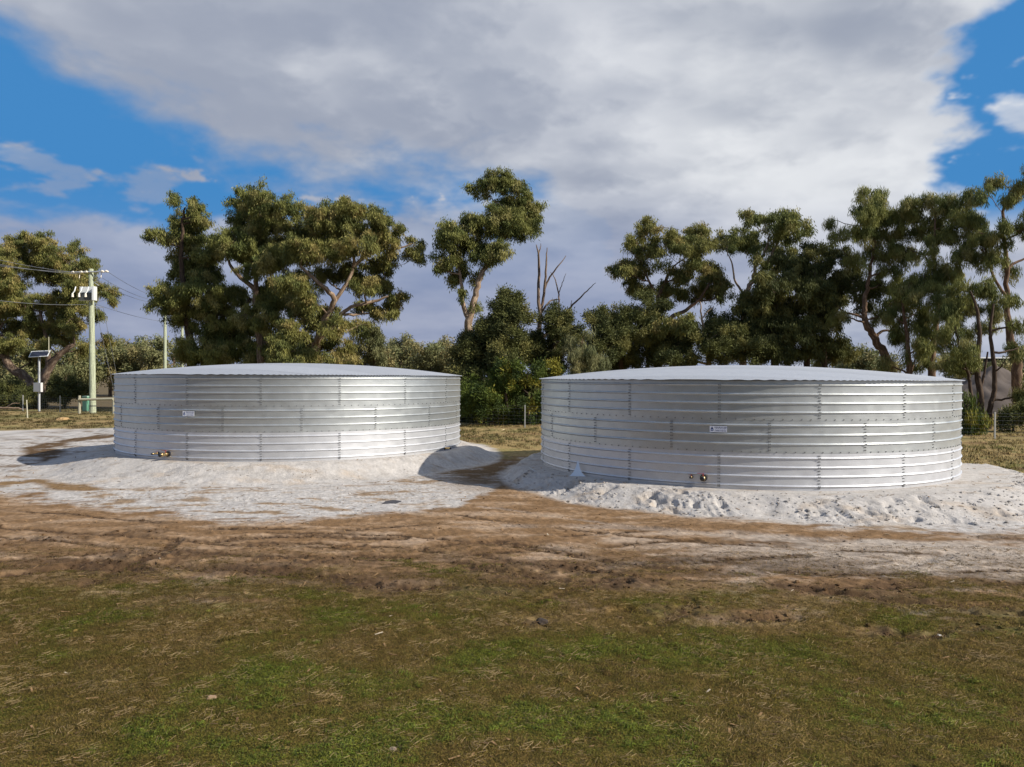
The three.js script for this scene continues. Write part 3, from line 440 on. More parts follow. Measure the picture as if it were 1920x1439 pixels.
{
  const d = 55, b = ground0(164.5, d + 1.2), s = d / F, g = thing('service_pillar', b, 'green metal electrical cabinet behind the timber rail', 'cabinet'), gm = M(0.10, 0.27, 0.18, 0.55);
  g.rotation.y = -0.5; part('body', box(0.55, 1.06, 0.5, 0, 0.51, 0), gm, g); part('lid', box(0.6, 0.06, 0.55, 0, 1.07, 0), M(0.3, 0.46, 0.36, 0.55), g); part('door', box(0.46, 0.86, 0.02, 0, 0.52, 0.261), M(0.115, 0.29, 0.2, 0.5), g); part('plinth', box(0.6, 0.06, 0.56, 0, 0.0, 0), M(0.3, 0.3, 0.28, 0.9), g);
  const dr = 52, p0 = ground0(148.5, dr), p1 = ground0(212.5, dr), rail = thing('timber_rail', p0, 'low weathered timber post-and-rail barrier by the power pole', 'rail'), e = p1.clone().sub(p0);
  for (const q of [V(0, 0, 0), e]) part('post', new THREE.CylinderGeometry(0.085, 0.09, 1.45, 10).translate(q.x, q.y + 0.52, q.z), greyWood, rail);
  part('rail_beam', bar(V(0, 0.98, 0.1), e.clone().add(V(0, 1.02, 0.1)), 0.085, 0.085, 8), greyWood, rail);
}
{
  const d = 46.8, b = ground0(51, d); const o = single('marker_stake', new THREE.CylinderGeometry(0.03, 0.035, 1.2, 8).translate(0, 0.5, 0), M(0.45, 0.43, 0.33, 0.8), b, 'lone thin timber stake in the dry paddock near the solar post', 'stake'); o.rotation.z = 0.05;
}
{
  const nodes = [[-70, -74], [-36, -57], [-30.2, -53], [0.67, -39.6], [20.6, -33.2], [44, -26]];
  const f = thing('wire_fence', drop(...nodes[3]), 'low wire mesh fence with steel posts behind both tanks', 'fence'), o = f.position;
  const loc = (x, z, y) => { const p = drop(x, z); return V(x - o.x, p.y + y - o.y, z - o.z); };
  const posts = [[-35.8, -57], [-31.8, -54.8], [-25.6, -50.5], [0.67, -39.6], [-5.4, -42.3], [20.6, -33.2], [24.5, -31.7], [13.2, -35.6]];
  for (const [x, z] of posts) part('fence_post', box(0.055, 1.25, 0.055).translate(...loc(x, z, 0.52).toArray()), M(0.34, 0.34, 0.32, 0.7, 0.3), f);
  const strands = []; for (const h of [0.12, 0.26, 0.42, 0.6, 0.78, 0.95, 1.08]) for (let i = 1; i < nodes.length; i++) strands.push(bar(loc(...nodes[i - 1], h), loc(...nodes[i], h), 0.0026, 0.0026, 4));
  const ties = []; for (let i = 2; i < nodes.length; i++) { const [ax, az] = nodes[i - 1], [bx, bz] = nodes[i], n = Math.round(Math.hypot(bx - ax, bz - az) / 0.3); for (let k = 0; k < n; k++) { const x = mix(ax, bx, k / n), z = mix(az, bz, k / n); ties.push(bar(loc(x, z, 0.04), loc(x, z, 0.95), 0.0018, 0.0018, 3)); } }
  part('wire_mesh', merge([...strands, ...ties]), wireMat, f, 'stuff');
}
console.log('built things', Math.round(performance.now()));

// ---------------------------------------------------------------- vegetation
function leafCluster(seed, n, size, len, wid, hang, spread) {          // n small pointed leaves round a twig end
  const r = rng(seed), pos = [], nor = [], idx = [], uv = [];
  for (let i = 0; i < n; i++) {
    const c = V(r() - 0.5, r() - 0.5, r() - 0.5).normalize().multiplyScalar(size * Math.cbrt(r())), d = V(r() - 0.5, r() - 0.5, r() - 0.5).multiplyScalar(spread).add(V(0, -hang, 0)).normalize();
    const s = V(r() - 0.5, r() - 0.5, r() - 0.5).cross(d).normalize(), L = len * (0.7 + 0.6 * r()), w = wid * (0.75 + 0.5 * r()), nn = new THREE.Vector3().crossVectors(s, d).normalize(), b = nn.clone().multiplyScalar(L * 0.12);
    const q = [c, c.clone().addScaledVector(d, L * 0.45).addScaledVector(s, w).add(b), c.clone().addScaledVector(d, L * 0.45).addScaledVector(s, -w).add(b), c.clone().addScaledVector(d, L)];
    for (const p of q) { pos.push(p.x, p.y, p.z); nor.push(nn.x, nn.y, nn.z); uv.push(0, 0); } const k = i * 4; idx.push(k, k + 1, k + 2, k + 2, k + 1, k + 3);
  }
  const g = new THREE.BufferGeometry(); g.setAttribute('position', new THREE.Float32BufferAttribute(pos, 3)); g.setAttribute('normal', new THREE.Float32BufferAttribute(nor, 3)); g.setAttribute('uv', new THREE.Float32BufferAttribute(uv, 2)); g.setIndex(idx); return g;
}
const leafMat = new THREE.MeshPhysicalMaterial({ color: lin(1, 1, 1), roughness: 0.7, transmission: 0.34, thickness: 0, side: THREE.DoubleSide, specularIntensity: 0.2 });
const CL = { gum: leafCluster(3, 20, 0.31, 0.22, 0.023, 0.9, 1.0), bush: leafCluster(5, 22, 0.29, 0.18, 0.026, 0.0, 1.1), far: leafCluster(9, 16, 0.5, 0.42, 0.06, 0.3, 1.0), weep: leafCluster(13, 24, 0.29, 0.24, 0.016, 1.2, 0.9) };
const barkTex = tileTexture(512, (u, v) => { const p = smooth(-0.1, 0.25, tnoise(u, v, 5, 31) + tnoise(u, v, 14, 32) * 0.5), s = noise(u * 34, v * 4 + 2) * 0.16 * Math.sin(u * Math.PI), k = 1 + s + tnoise(u, v, 60, 33) * 0.25; return [k * mix(0.47, 0.66, p), k * mix(0.40, 0.60, p), k * mix(0.34, 0.53, p)]; }, true);
const BARK = { pale: new THREE.MeshStandardMaterial({ map: barkTex, color: lin(0.95, 0.88, 0.8), roughness: 0.85 }), brown: new THREE.MeshStandardMaterial({ map: barkTex, color: lin(0.5, 0.4, 0.33), roughness: 0.95 }), dark: new THREE.MeshStandardMaterial({ map: barkTex, color: lin(0.22, 0.18, 0.15), roughness: 0.95 }), grey: new THREE.MeshStandardMaterial({ map: barkTex, color: lin(0.55, 0.5, 0.48), roughness: 0.9 }) };
const GREEN = { olive: [[0.145, 0.152, 0.046], [0.082, 0.098, 0.030], [0.205, 0.192, 0.072]], ochre: [[0.160, 0.157, 0.048], [0.092, 0.103, 0.032], [0.220, 0.185, 0.068]], deep: [[0.078, 0.085, 0.027], [0.048, 0.056, 0.019], [0.14, 0.134, 0.044]], grey: [[0.15, 0.152, 0.072], [0.10, 0.11, 0.05], [0.2, 0.188, 0.09]], acid: [[0.065, 0.088, 0.016], [0.034, 0.052, 0.012], [0.18, 0.165, 0.026]], far: [[0.145, 0.145, 0.066], [0.105, 0.115, 0.05], [0.185, 0.16, 0.072]] };
let treeSeed = 100, leafTotal = 0;
function tree(o) {
  const { name = 'gum_tree', label, category = 'tree', group = 'trees behind the tanks', d, trunks, puffs, tone = 'olive', bark = 'brown', kind = 'gum', dens = 1, deep = 1, twig = 1, scale = 1 } = o;
  const r = rng(treeSeed++), s = d / F, first = trunks[0][0], bx = (first[0] - 960) * s, b = drop(bx, -d), g = thing(name, b, label, category, group);
  const gauss = () => (r() + r() + r() + r() - 2) * 0.9;
  const loc = (px, py, dz) => { const p = at(px, py, d); return V(p.x - b.x, p.y - b.y, dz); };
  const tubes = [], joints = [];
  for (const tr of trunks) {                                               // [px, py (null = ground), radius, dz]
    const ch = tr.map(([px, py, rad_, dz = 0], i) => [py === null ? V((px - 960) * s - b.x, -0.25, dz) : loc(px, py, dz), rad_]), path = bend(ch, 5, ch[0][1] * 0.35, r);
    tubes.push(limb(path, 9)); joints.push(...path);
  }
  const hub = [], at0 = [];
  const spots = puffs.map(([px, py, rx, ry = rx, dz]) => ({ c: loc(px, py, (dz ?? gauss() * 1.3 * deep * 1.6)), rx: rx * s * 1.06, ry: ry * s * 1.08, rz: Math.min(rx, ry * 1.3) * s * 1.15 }));
  for (const p of [...spots].sort((a, c) => a.c.y - c.c.y)) {               // a bough to each clump from the nearest wood below it
    let best = null, cost = 1e9; for (const j of joints) { const dy = p.c.y - j[0].y, q = j[0].distanceTo(p.c) + (dy < 0.3 ? 3 + Math.abs(dy) * 2 : 0) - j[1] * 3; if (q < cost) { cost = q; best = j; } }
    const a = best[0], L = a.distanceTo(p.c), m = a.clone().lerp(p.c, 0.5).add(V(gauss() * 0.12 * L, -0.06 * L, gauss() * 0.12 * L)), r0 = Math.min(best[1] * 0.75, 0.03 + L * 0.024), path = bend([[a, r0], [m, r0 * 0.75], [p.c, 0.022]], 4, L * 0.04, r);
    tubes.push(limb(path, 6)); joints.push(...path.slice(3).map(([q, w]) => [q, w]));
  }
  const mats = [], cols = [], m4 = new THREE.Matrix4(), q4 = new THREE.Quaternion(), e4 = new THREE.Euler(), far = kind === 'far', unit = far ? 1.6 : 0.40;
  const pal = GREEN[tone], droop = { gum: 0.8, weep: 1.3, bush: 0.1, far: 0.3 }[kind];
  for (const p of spots) {
    const area = 4 * Math.PI * ((p.rx * p.ry + p.rx * p.rz + p.ry * p.rz) / 3), n = Math.max(5, Math.round(area / unit * dens));
    for (let i = 0; i < n; i++) {                                            // leafy sprays over and within the clump
      const v = V(gauss(), gauss(), gauss()).normalize(), k = r() < 0.25 ? 0.2 + 0.45 * r() : 0.5 + 0.42 * r(), c = V(p.c.x + v.x * p.rx * k, p.c.y + v.y * p.ry * k, p.c.z + v.z * p.rz * k);
      if (noise(c.x * 0.75 + treeSeed * 3, c.y * 0.85 + c.z * 0.6) < -0.25) continue;
      const pick = r(), base = pick < 0.5 ? pal[0] : pick < 0.8 ? pal[1] : pal[2], cnt = far ? 8 : 8 + Math.floor(r() * 8), reach = Math.min(p.rx, p.ry);
      const out = V(v.x + (r() - 0.5) * 0.9, v.y * 0.8 + (r() - 0.5) * 0.7 - droop * (0.2 + 0.6 * r()), v.z + (r() - 0.5) * 0.9).normalize(), L = far ? 0.9 : (0.25 + 0.55 * r()) * (0.35 + 0.65 * reach), fat = (far ? 0.55 : 0.20) * (0.7 + 0.7 * r());
      if (twig && r() < 0.3 * twig) tubes.push(limb([[p.c.clone().lerp(c, 0.1), 0.016], [c, 0.011], [c.clone().addScaledVector(out, L * 0.8), 0.005]], 4));
      for (let t = 0; t < cnt; t++) {
        const sc = (0.65 + 0.6 * r()) * scale, a = r(), w = fat * (1.15 - 0.55 * a), x = c.x + out.x * L * a + gauss() * w, y = c.y + out.y * L * a + gauss() * w, z = c.z + out.z * L * a + gauss() * w, f = 0.78 + 0.44 * r();
        q4.setFromEuler(e4.set((r() - 0.5) * 0.9, r() * 6.283, (r() - 0.5) * 0.9)); m4.compose(V(x, y, z), q4, V(sc, sc, sc)); mats.push(m4.clone()); cols.push([base[0] * f * 1.4, base[1] * f * 1.38, base[2] * f * 1.35]);
      }
    }
  }
  part('trunk', merge(tubes), BARK[bark], g);
  const im = shadows(new THREE.InstancedMesh(CL[kind], leafMat, mats.length)), cc = new THREE.Color();
  mats.forEach((m, i) => { im.setMatrixAt(i, m); im.setColorAt(i, cc.setRGB(...cols[i])); });
  im.name = 'crown'; im.userData.kind = 'stuff'; g.add(im); leafTotal += mats.length;
  return g;
}
const G = null;
// far left
tree({ label: 'broad leaning gum tree at the far left edge behind the solar post', d: 66, tone: 'ochre', bark: 'grey', deep: 1.5, trunks: [[[66, G, 0.55], [62, 735, 0.45], [42, 706, 0.4], [18, 687, 0.34], [4, 660, 0.28], [-10, 625, 0.2]], [[70, 740, 0.42], [82, 716, 0.36], [93, 686, 0.32], [113, 663, 0.25], [138, 646, 0.18]], [[91, 690, 0.25], [87, 640, 0.18], [75, 585, 0.12]]],
  puffs: [[32, 447, 20, 10], [12, 462, 22, 14], [82, 450, 20, 12], [108, 455, 16, 13], [50, 470, 28, 18], [92, 474, 30, 18], [119, 477, 20, 16], [143, 488, 14, 13], [21, 496, 32, 22], [63, 500, 30, 20], [106, 501, 30, 20], [147, 504, 18, 15], [174, 498, 9, 9], [26, 532, 35, 22], [79, 527, 33, 20], [127, 532, 28, 20], [164, 534, 20, 18], [190, 553, 11, 16], [10, 570, 30, 20], [53, 574, 33, 20], [100, 569, 33, 20], [143, 569, 26, 20], [174, 571, 16, 16], [183, 592, 11, 14], [26, 606, 30, 18], [74, 611, 32, 18], [119, 606, 30, 18], [156, 600, 20, 17], [100, 632, 25, 12], [45, 640, 24, 13], [10, 645, 24, 14], [143, 631, 18, 12], [149, 652, 12, 10], [30, 672, 18, 10], [116, 645, 16, 9], [-20, 520, 30, 40], [-25, 600, 30, 40]] });
for (const [px, py, rx, ry, d, label] of [[12, 738, 34, 26, 62, 'dark shrub behind the fence at the left edge of the picture'], [52, 748, 26, 18, 60, 'dark low shrub behind the fence below the leaning limb'], [121, 728, 32, 22, 61, 'rounded dark green shrub between solar post and power pole']])
  tree({ name: 'shrub', label, category: 'shrub', group: 'dark shrubs along the left fence', d, tone: 'deep', bark: 'dark', kind: 'bush', deep: 0.5, trunks: [[[px, G, 0.1], [px, py + ry * 0.5, 0.07], [px + 2, py, 0.04]]], puffs: [[px, py, rx * 0.7, ry * 0.8], [px - rx * 0.5, py + ry * 0.3, rx * 0.5, ry * 0.6], [px + rx * 0.5, py + ry * 0.25, rx * 0.5, ry * 0.65], [px, py + ry * 0.7, rx * 0.8, ry * 0.5], [px + rx * 0.25, py - ry * 0.45, rx * 0.4, ry * 0.4]] });
// big pair left of the middle
tree({ label: 'tall many-stemmed gum tree with a round top knot, left side of the big clump', d: 57, tone: 'olive', bark: 'dark', deep: 1.2, trunks: [[[362, G, 0.38], [358, 660, 0.3], [350, 590, 0.24], [340, 500, 0.17], [342, 420, 0.1], [346, 390, 0.06]], [[386, G, 0.34], [388, 650, 0.28], [404, 580, 0.2], [420, 545, 0.14]], [[410, G, 0.32], [418, 650, 0.25], [442, 610, 0.18], [470, 560, 0.12]]],
  puffs: [[346, 384, 26, 22], [330, 404, 26, 18], [370, 406, 18, 14], [386, 402, 8, 8], [322, 434, 28, 22], [342, 446, 26, 20], [308, 448, 16, 14], [337, 478, 34, 24], [366, 504, 32, 22], [322, 508, 22, 18], [306, 550, 20, 20], [332, 556, 32, 24], [368, 556, 38, 26], [316, 572, 20, 13], [346, 592, 34, 26], [395, 548, 32, 24], [430, 556, 30, 22], [414, 590, 36, 26], [378, 620, 34, 24], [410, 628, 36, 22], [366, 656, 20, 20], [424, 664, 22, 20], [384, 668, 22, 16], [446, 612, 26, 22], [402, 662, 30, 22], [450, 650, 22, 22], [386, 470, 24, 18], [380, 530, 26, 18]] });
tree({ label: 'tall gum tree with twin crown tops, middle of the big clump', d: 55, tone: 'olive', bark: 'grey', deep: 1.2, trunks: [[[492, G, 0.3], [488, 660, 0.25], [478, 590, 0.2], [480, 530, 0.17], [474, 500, 0.13], [462, 460, 0.1], [470, 400, 0.06]], [[480, 545, 0.18], [436, 505, 0.12], [424, 480, 0.07]]],
  puffs: [[455, 370, 26, 14], [498, 370, 24, 15], [433, 406, 18, 22], [478, 398, 34, 22], [404, 449, 30, 18], [428, 462, 28, 20], [474, 426, 40, 26], [456, 460, 32, 20], [480, 484, 36, 20], [509, 468, 28, 22], [512, 410, 22, 22], [541, 398, 30, 18], [533, 430, 40, 28], [550, 460, 38, 24], [498, 542, 26, 20], [538, 522, 34, 24], [527, 562, 30, 22], [502, 572, 22, 22], [520, 492, 30, 20], [480, 512, 20, 10], [520, 600, 22, 18], [490, 630, 20, 16], [462, 590, 20, 20], [505, 650, 22, 18], [470, 664, 22, 18], [536, 632, 18, 14]] });
tree({ label: 'wide spreading gum tree with pale bare limbs, right side of the big clump', d: 52, tone: 'ochre', bark: 'pale', deep: 1.3, trunks: [[[588, G, 0.36], [592, 660, 0.3], [604, 610, 0.24], [628, 562, 0.18, 0.4], [604, 534, 0.13, 1.2], [572, 503, 0.08, 1.4]], [[598, 640, 0.2], [634, 600, 0.15, 0.6], [660, 578, 0.12, 0.5], [694, 568, 0.11], [728, 556, 0.06]], [[622, 572, 0.15], [650, 530, 0.12], [664, 490, 0.1], [656, 465, 0.09, 1.2]], [[662, 500, 0.12], [700, 470, 0.1], [738, 468, 0.07], [772, 458, 0.04]], [[590, 650, 0.2], [612, 624, 0.15, 1], [632, 612, 0.1, 1]]],
  puffs: [[564, 386, 20, 11], [590, 402, 34, 20], [638, 388, 22, 13], [620, 412, 34, 22], [664, 402, 22, 19], [690, 402, 22, 18], [716, 422, 20, 17], [662, 434, 30, 20], [698, 440, 26, 20], [750, 432, 17, 17], [776, 452, 11, 16], [763, 472, 10, 9], [790, 481, 8, 5], [724, 458, 20, 18], [596, 440, 36, 24], [584, 474, 38, 22], [634, 464, 34, 20], [680, 468, 32, 20], [616, 500, 30, 16, -1.5], [664, 506, 30, 18, -1], [712, 490, 24, 18], [714, 522, 19, 17], [664, 530, 26, 15, -1], [692, 543, 24, 14], [568, 542, 30, 20], [588, 564, 22, 17], [556, 580, 26, 18], [614, 590, 20, 13], [579, 606, 22, 11], [742, 554, 16, 12], [726, 567, 18, 12], [706, 580, 15, 12], [749, 592, 6, 5], [674, 568, 14, 12], [678, 614, 19, 16], [650, 618, 20, 14], [614, 630, 18, 12], [560, 625, 22, 16], [600, 520, 22, 16, -1.2], [632, 650, 22, 16, -1], [575, 648, 20, 16, -1]] });
tree({ label: 'ochre-leaved sapling clump in front of the big gum trunks', d: 50, tone: 'ochre', bark: 'brown', deep: 0.8, trunks: [[[548, G, 0.16], [545, 690, 0.12], [538, 650, 0.08]], [[600, G, 0.12], [596, 680, 0.06]]], puffs: [[527, 642, 26, 20], [550, 660, 24, 18], [520, 670, 22, 16], [590, 666, 30, 13], [560, 684, 30, 12], [640, 676, 26, 16], [610, 690, 30, 12]] });
tree({ label: 'grey-green gum sapling just right of the spreading gum', d: 62, tone: 'grey', bark: 'grey', deep: 0.8, trunks: [[[700, G, 0.2], [702, 680, 0.14], [701, 620, 0.06]]], puffs: [[702, 615, 13, 12], [699, 638, 15, 16], [684, 655, 26, 20], [708, 660, 12, 22], [676, 684, 34, 16], [708, 690, 16, 14], [652, 690, 22, 14]] });
// tall gum in the middle gap and its neighbours
tree({ label: 'tall slender gum tree with pale forked trunk standing alone in the gap', d: 52, tone: 'olive', bark: 'pale', deep: 0.9, trunks: [[[868, G, 0.36], [872, 690, 0.32], [877, 636, 0.29], [880, 597, 0.26], [890, 560, 0.21], [899, 524, 0.18], [911, 496, 0.14], [938, 437, 0.09], [948, 390, 0.05]], [[879, 602, 0.2], [868, 570, 0.15], [864, 531, 0.11], [856, 490, 0.06]]],
  puffs: [[935, 338, 34, 18], [899, 350, 21, 12], [971, 345, 19, 15], [993, 378, 18, 24], [961, 382, 36, 26], [999, 412, 14, 18], [954, 416, 32, 24], [926, 406, 17, 20], [976, 428, 22, 14], [892, 418, 24, 15], [838, 428, 13, 13], [852, 446, 27, 26], [892, 450, 29, 26], [830, 472, 16, 17], [820, 500, 8, 14], [852, 494, 21, 19], [849, 522, 13, 12], [906, 480, 22, 15], [934, 468, 17, 18], [885, 512, 13, 10], [866, 549, 9, 13], [892, 572, 7, 9]] });
tree({ label: 'dense cone-topped tree left of the dead trunk', d: 47, tone: 'deep', bark: 'grey', kind: 'bush', deep: 0.6, dens: 1.5, trunks: [[[936, G, 0.2], [938, 690, 0.15], [945, 620, 0.1], [951, 555, 0.04]], [[886, G, 0.15], [884, 690, 0.1], [882, 640, 0.05]]],
  puffs: [[953, 546, 11, 12, 0], [952, 560, 15, 12, 0], [949, 570, 22, 15, 0.3], [938, 588, 26, 15], [975, 594, 17, 16], [925, 611, 30, 19], [980, 628, 13, 12], [953, 624, 22, 17], [930, 642, 38, 21], [885, 640, 17, 15], [878, 660, 22, 21], [914, 671, 34, 21], [946, 667, 26, 19], [884, 692, 22, 22], [972, 655, 16, 13], [905, 700, 26, 20]] });
{                                                                             // dead tree: bare grey limbs
  const d = 54, s = d / F, b = drop((1012 - 960) * s, -d), g = thing('dead_tree', b, 'bare grey dead tree with forked limbs against the sky', 'tree'), r = rng(77), tubes = [], L = (px, py) => { const p = at(px, py, d); return V(p.x - b.x, p.y - b.y, (r() - 0.5) * 0.5); };
  for (const c of [[[1011, 690, 0.24], [1010, 635, 0.2], [1012, 590, 0.17], [1009, 565, 0.13], [1010, 500, 0.1], [1008, 475, 0.07], [1004, 460, 0.03]], [[1008, 480, 0.06], [1012, 466, 0.04], [1013, 456, 0.02]], [[1012, 592, 0.13], [1018, 560, 0.11], [1022, 520, 0.09], [1023, 490, 0.07], [1025, 464, 0.03]], [[1019, 545, 0.08], [1030, 520, 0.07], [1046, 500, 0.05], [1060, 480, 0.025]], [[1014, 588, 0.09], [1024, 572, 0.075], [1034, 564, 0.06], [1050, 561, 0.03]], [[1010, 606, 0.07], [1002, 596, 0.04]], [[1047, 575, 0.07], [1047, 552, 0.06], [1042, 530, 0.045], [1036, 515, 0.03], [1031, 510, 0.015]], [[1047, 550, 0.04], [1054, 530, 0.03], [1060, 514, 0.015]], [[1048, 640, 0.12], [1052, 605, 0.1], [1066, 580, 0.08], [1082, 564, 0.065], [1100, 546, 0.045], [1117, 530, 0.02]], [[1070, 577, 0.04], [1071, 564, 0.02]], [[1011, 640, 0.15], [1047, 600, 0.1], [1047, 570, 0.07]]]) tubes.push(limb(bend(c.map(([x, y, w]) => [L(x, y), w * 0.88]), 4, 0.05, r), 7));
  tubes.push(limb(bend([[V(0, -0.3, 0), 0.3], [L(1012, 690), 0.25]], 3, 0.02, r), 9)); tubes.push(limb(bend([[V(0.9, -0.3, 0), 0.2], [L(1048, 640), 0.12]], 3, 0.02, r), 7));
  part('trunk', merge(tubes), BARK.grey, g);
}
tree({ label: 'dark bushy tree at the foot of the dead trunk', d: 49, tone: 'deep', bark: 'grey', kind: 'bush', deep: 0.9, trunks: [[[1036, G, 0.2], [1036, 690, 0.16], [1042, 620, 0.08]]], puffs: [[1046, 584, 23, 16], [1040, 608, 29, 20], [1065, 610, 16, 22], [1004, 643, 22, 17], [990, 660, 18, 13], [1033, 645, 34, 24], [1064, 634, 20, 19], [1020, 672, 30, 16], [1058, 676, 24, 18]] });
tree({ label: 'pale weeping gum beside the right tank roof', d: 46, tone: 'grey', bark: 'pale', kind: 'weep', deep: 0.7, trunks: [[[1092, G, 0.16], [1091, 690, 0.12], [1090, 640, 0.05]]], puffs: [[1091, 636, 20, 17], [1086, 662, 27, 24], [1117, 676, 20, 18], [1095, 694, 30, 16]] });
tree({ name: 'shrub', label: 'large yellow-green flowering shrub between the two tanks', category: 'shrub', d: 42, tone: 'acid', bark: 'dark', kind: 'bush', deep: 0.8, dens: 1.1, trunks: [[[950, G, 0.1], [950, 760, 0.08], [945, 700, 0.04]], [[990, G, 0.09], [992, 740, 0.06]], [[905, G, 0.08], [905, 760, 0.05]]],
  puffs: [[948, 694, 30, 13], [990, 694, 38, 15], [1028, 696, 24, 16], [932, 719, 30, 18], [975, 715, 34, 18], [1010, 724, 20, 18], [997, 742, 22, 22], [952, 744, 36, 22], [908, 744, 26, 20], [886, 730, 22, 20], [914, 778, 26, 16], [882, 762, 18, 18], [953, 784, 12, 12], [982, 772, 28, 19], [1012, 770, 18, 22], [1004, 792, 12, 8]] });
tree({ name: 'shrub', label: 'dark shrub filling the shade behind the flowering shrub', category: 'shrub', d: 45, tone: 'deep', bark: 'dark', kind: 'bush', deep: 0.6, trunks: [[[930, G, 0.08], [930, 760, 0.05]]], puffs: [[880, 720, 26, 30], [930, 740, 40, 34], [985, 740, 40, 34], [1030, 750, 30, 34], [890, 770, 30, 26], [960, 780, 40, 20]] });
// right-hand row
tree({ label: 'open-crowned gum tree above the left end of the right tank', d: 54, tone: 'ochre', bark: 'brown', deep: 1.1, trunks: [[[1236, G, 0.3], [1235, 640, 0.24], [1234, 590, 0.2], [1234, 556, 0.16], [1242, 536, 0.12], [1262, 500, 0.07]], [[1240, 625, 0.16], [1256, 597, 0.15], [1280, 585, 0.13], [1307, 565, 0.1], [1330, 530, 0.06]], [[1234, 560, 0.1], [1212, 520, 0.07], [1196, 470, 0.04]]],
  puffs: [[1197, 432, 18, 12], [1192, 450, 18, 16], [1240, 442, 20, 10], [1267, 445, 22, 13], [1310, 432, 22, 14], [1332, 452, 11, 11], [1295, 457, 27, 14], [1246, 464, 35, 16], [1203, 470, 25, 16], [1151, 507, 10, 8], [1172, 496, 15, 12], [1202, 500, 26, 15], [1245, 494, 24, 14], [1282, 477, 27, 13], [1185, 532, 16, 13], [1215, 534, 20, 12], [1270, 514, 24, 14], [1260, 540, 24, 14], [1292, 508, 22, 16], [1340, 495, 19, 14], [1355, 516, 14, 18], [1335, 530, 28, 19], [1356, 552, 12, 12], [1305, 549, 24, 12], [1259, 556, 17, 8], [1168, 515, 14, 9]] });
tree({ label: 'gum tree with a domed green top and forked pale limbs, centre of the right row', d: 53, tone: 'olive', bark: 'pale', deep: 1.0, trunks: [[[1392, G, 0.3], [1394, 620, 0.22], [1400, 546, 0.16], [1412, 522, 0.14], [1415, 497, 0.11], [1431, 478, 0.08], [1442, 440, 0.05]], [[1411, 524, 0.12], [1437, 497, 0.1], [1450, 467, 0.07], [1470, 430, 0.04]], [[1394, 562, 0.1, 0.6], [1382, 545, 0.08, 0.7], [1372, 530, 0.065, 0.7], [1366, 500, 0.05, 0.8], [1356, 477, 0.025, 0.8]]],
  puffs: [[1395, 414, 17, 11], [1377, 441, 16, 12], [1360, 462, 8, 6], [1410, 434, 25, 16], [1442, 424, 27, 16], [1480, 396, 12, 12], [1482, 416, 19, 16], [1496, 436, 13, 13], [1465, 442, 22, 14], [1430, 456, 27, 12], [1412, 478, 12, 13], [1474, 466, 24, 12], [1447, 497, 15, 13]] });
tree({ label: 'dense dark tree mass behind the left end of the right tank', d: 50, tone: 'deep', bark: 'dark', kind: 'bush', deep: 1.0, trunks: [[[1165, G, 0.2], [1165, 660, 0.14], [1170, 600, 0.06]], [[1215, G, 0.18], [1214, 650, 0.1]]], puffs: [[1122, 592, 26, 13], [1148, 586, 24, 14], [1195, 577, 30, 15], [1207, 561, 13, 12], [1140, 612, 36, 20], [1185, 605, 36, 20], [1222, 602, 20, 17], [1168, 637, 40, 25], [1130, 648, 30, 25], [1215, 637, 35, 23], [1155, 670, 42, 18], [1207, 670, 42, 18], [1235, 575, 16, 12]] });
tree({ label: 'golden-leaved low gum in front of the dark trees, left of centre in right row', d: 49, tone: 'ochre', bark: 'brown', deep: 0.7, trunks: [[[1266, G, 0.14], [1264, 660, 0.1], [1262, 615, 0.05]]], puffs: [[1240, 611, 22, 13], [1270, 607, 22, 14], [1297, 612, 14, 15], [1262, 624, 34, 13], [1290, 632, 20, 14], [1230, 634, 18, 13]] });
tree({ label: 'low dark tree below the forked bare twig above the right tank', d: 48, tone: 'deep', bark: 'pale', kind: 'bush', deep: 0.9, trunks: [[[1330, G, 0.2], [1328, 660, 0.16], [1320, 622, 0.09], [1315, 596, 0.06], [1312, 566, 0.03]], [[1316, 598, 0.04], [1325, 586, 0.03], [1336, 577, 0.015]]], puffs: [[1342, 606, 20, 15], [1360, 595, 20, 17], [1325, 637, 34, 18], [1275, 645, 40, 18], [1370, 628, 36, 25], [1345, 660, 52, 17], [1272, 668, 52, 15], [1395, 655, 34, 20]] });
tree({ label: 'largest dark leafy tree in the middle of the right row', d: 49, tone: 'deep', bark: 'dark', kind: 'gum', deep: 1.1, dens: 1.15, trunks: [[[1452, G, 0.3], [1452, 660, 0.24], [1450, 600, 0.17], [1460, 540, 0.09]], [[1515, G, 0.25], [1514, 650, 0.18], [1520, 580, 0.12], [1528, 510, 0.06]]], puffs: [[1415, 540, 22, 16], [1445, 530, 34, 17], [1475, 520, 27, 16], [1432, 560, 38, 21], [1475, 555, 38, 23], [1407, 573, 26, 21], [1445, 592, 42, 23], [1490, 585, 35, 23], [1507, 500, 26, 19], [1495, 478, 22, 13], [1520, 466, 22, 12], [1531, 500, 30, 20], [1532, 535, 30, 23], [1515, 552, 28, 20], [1525, 585, 30, 23], [1402, 610, 30, 21], [1445, 625, 42, 23], [1490, 622, 35, 23], [1520, 616, 26, 21], [1482, 652, 42, 19], [1432, 657, 42, 19], [1525, 650, 22, 20]] });
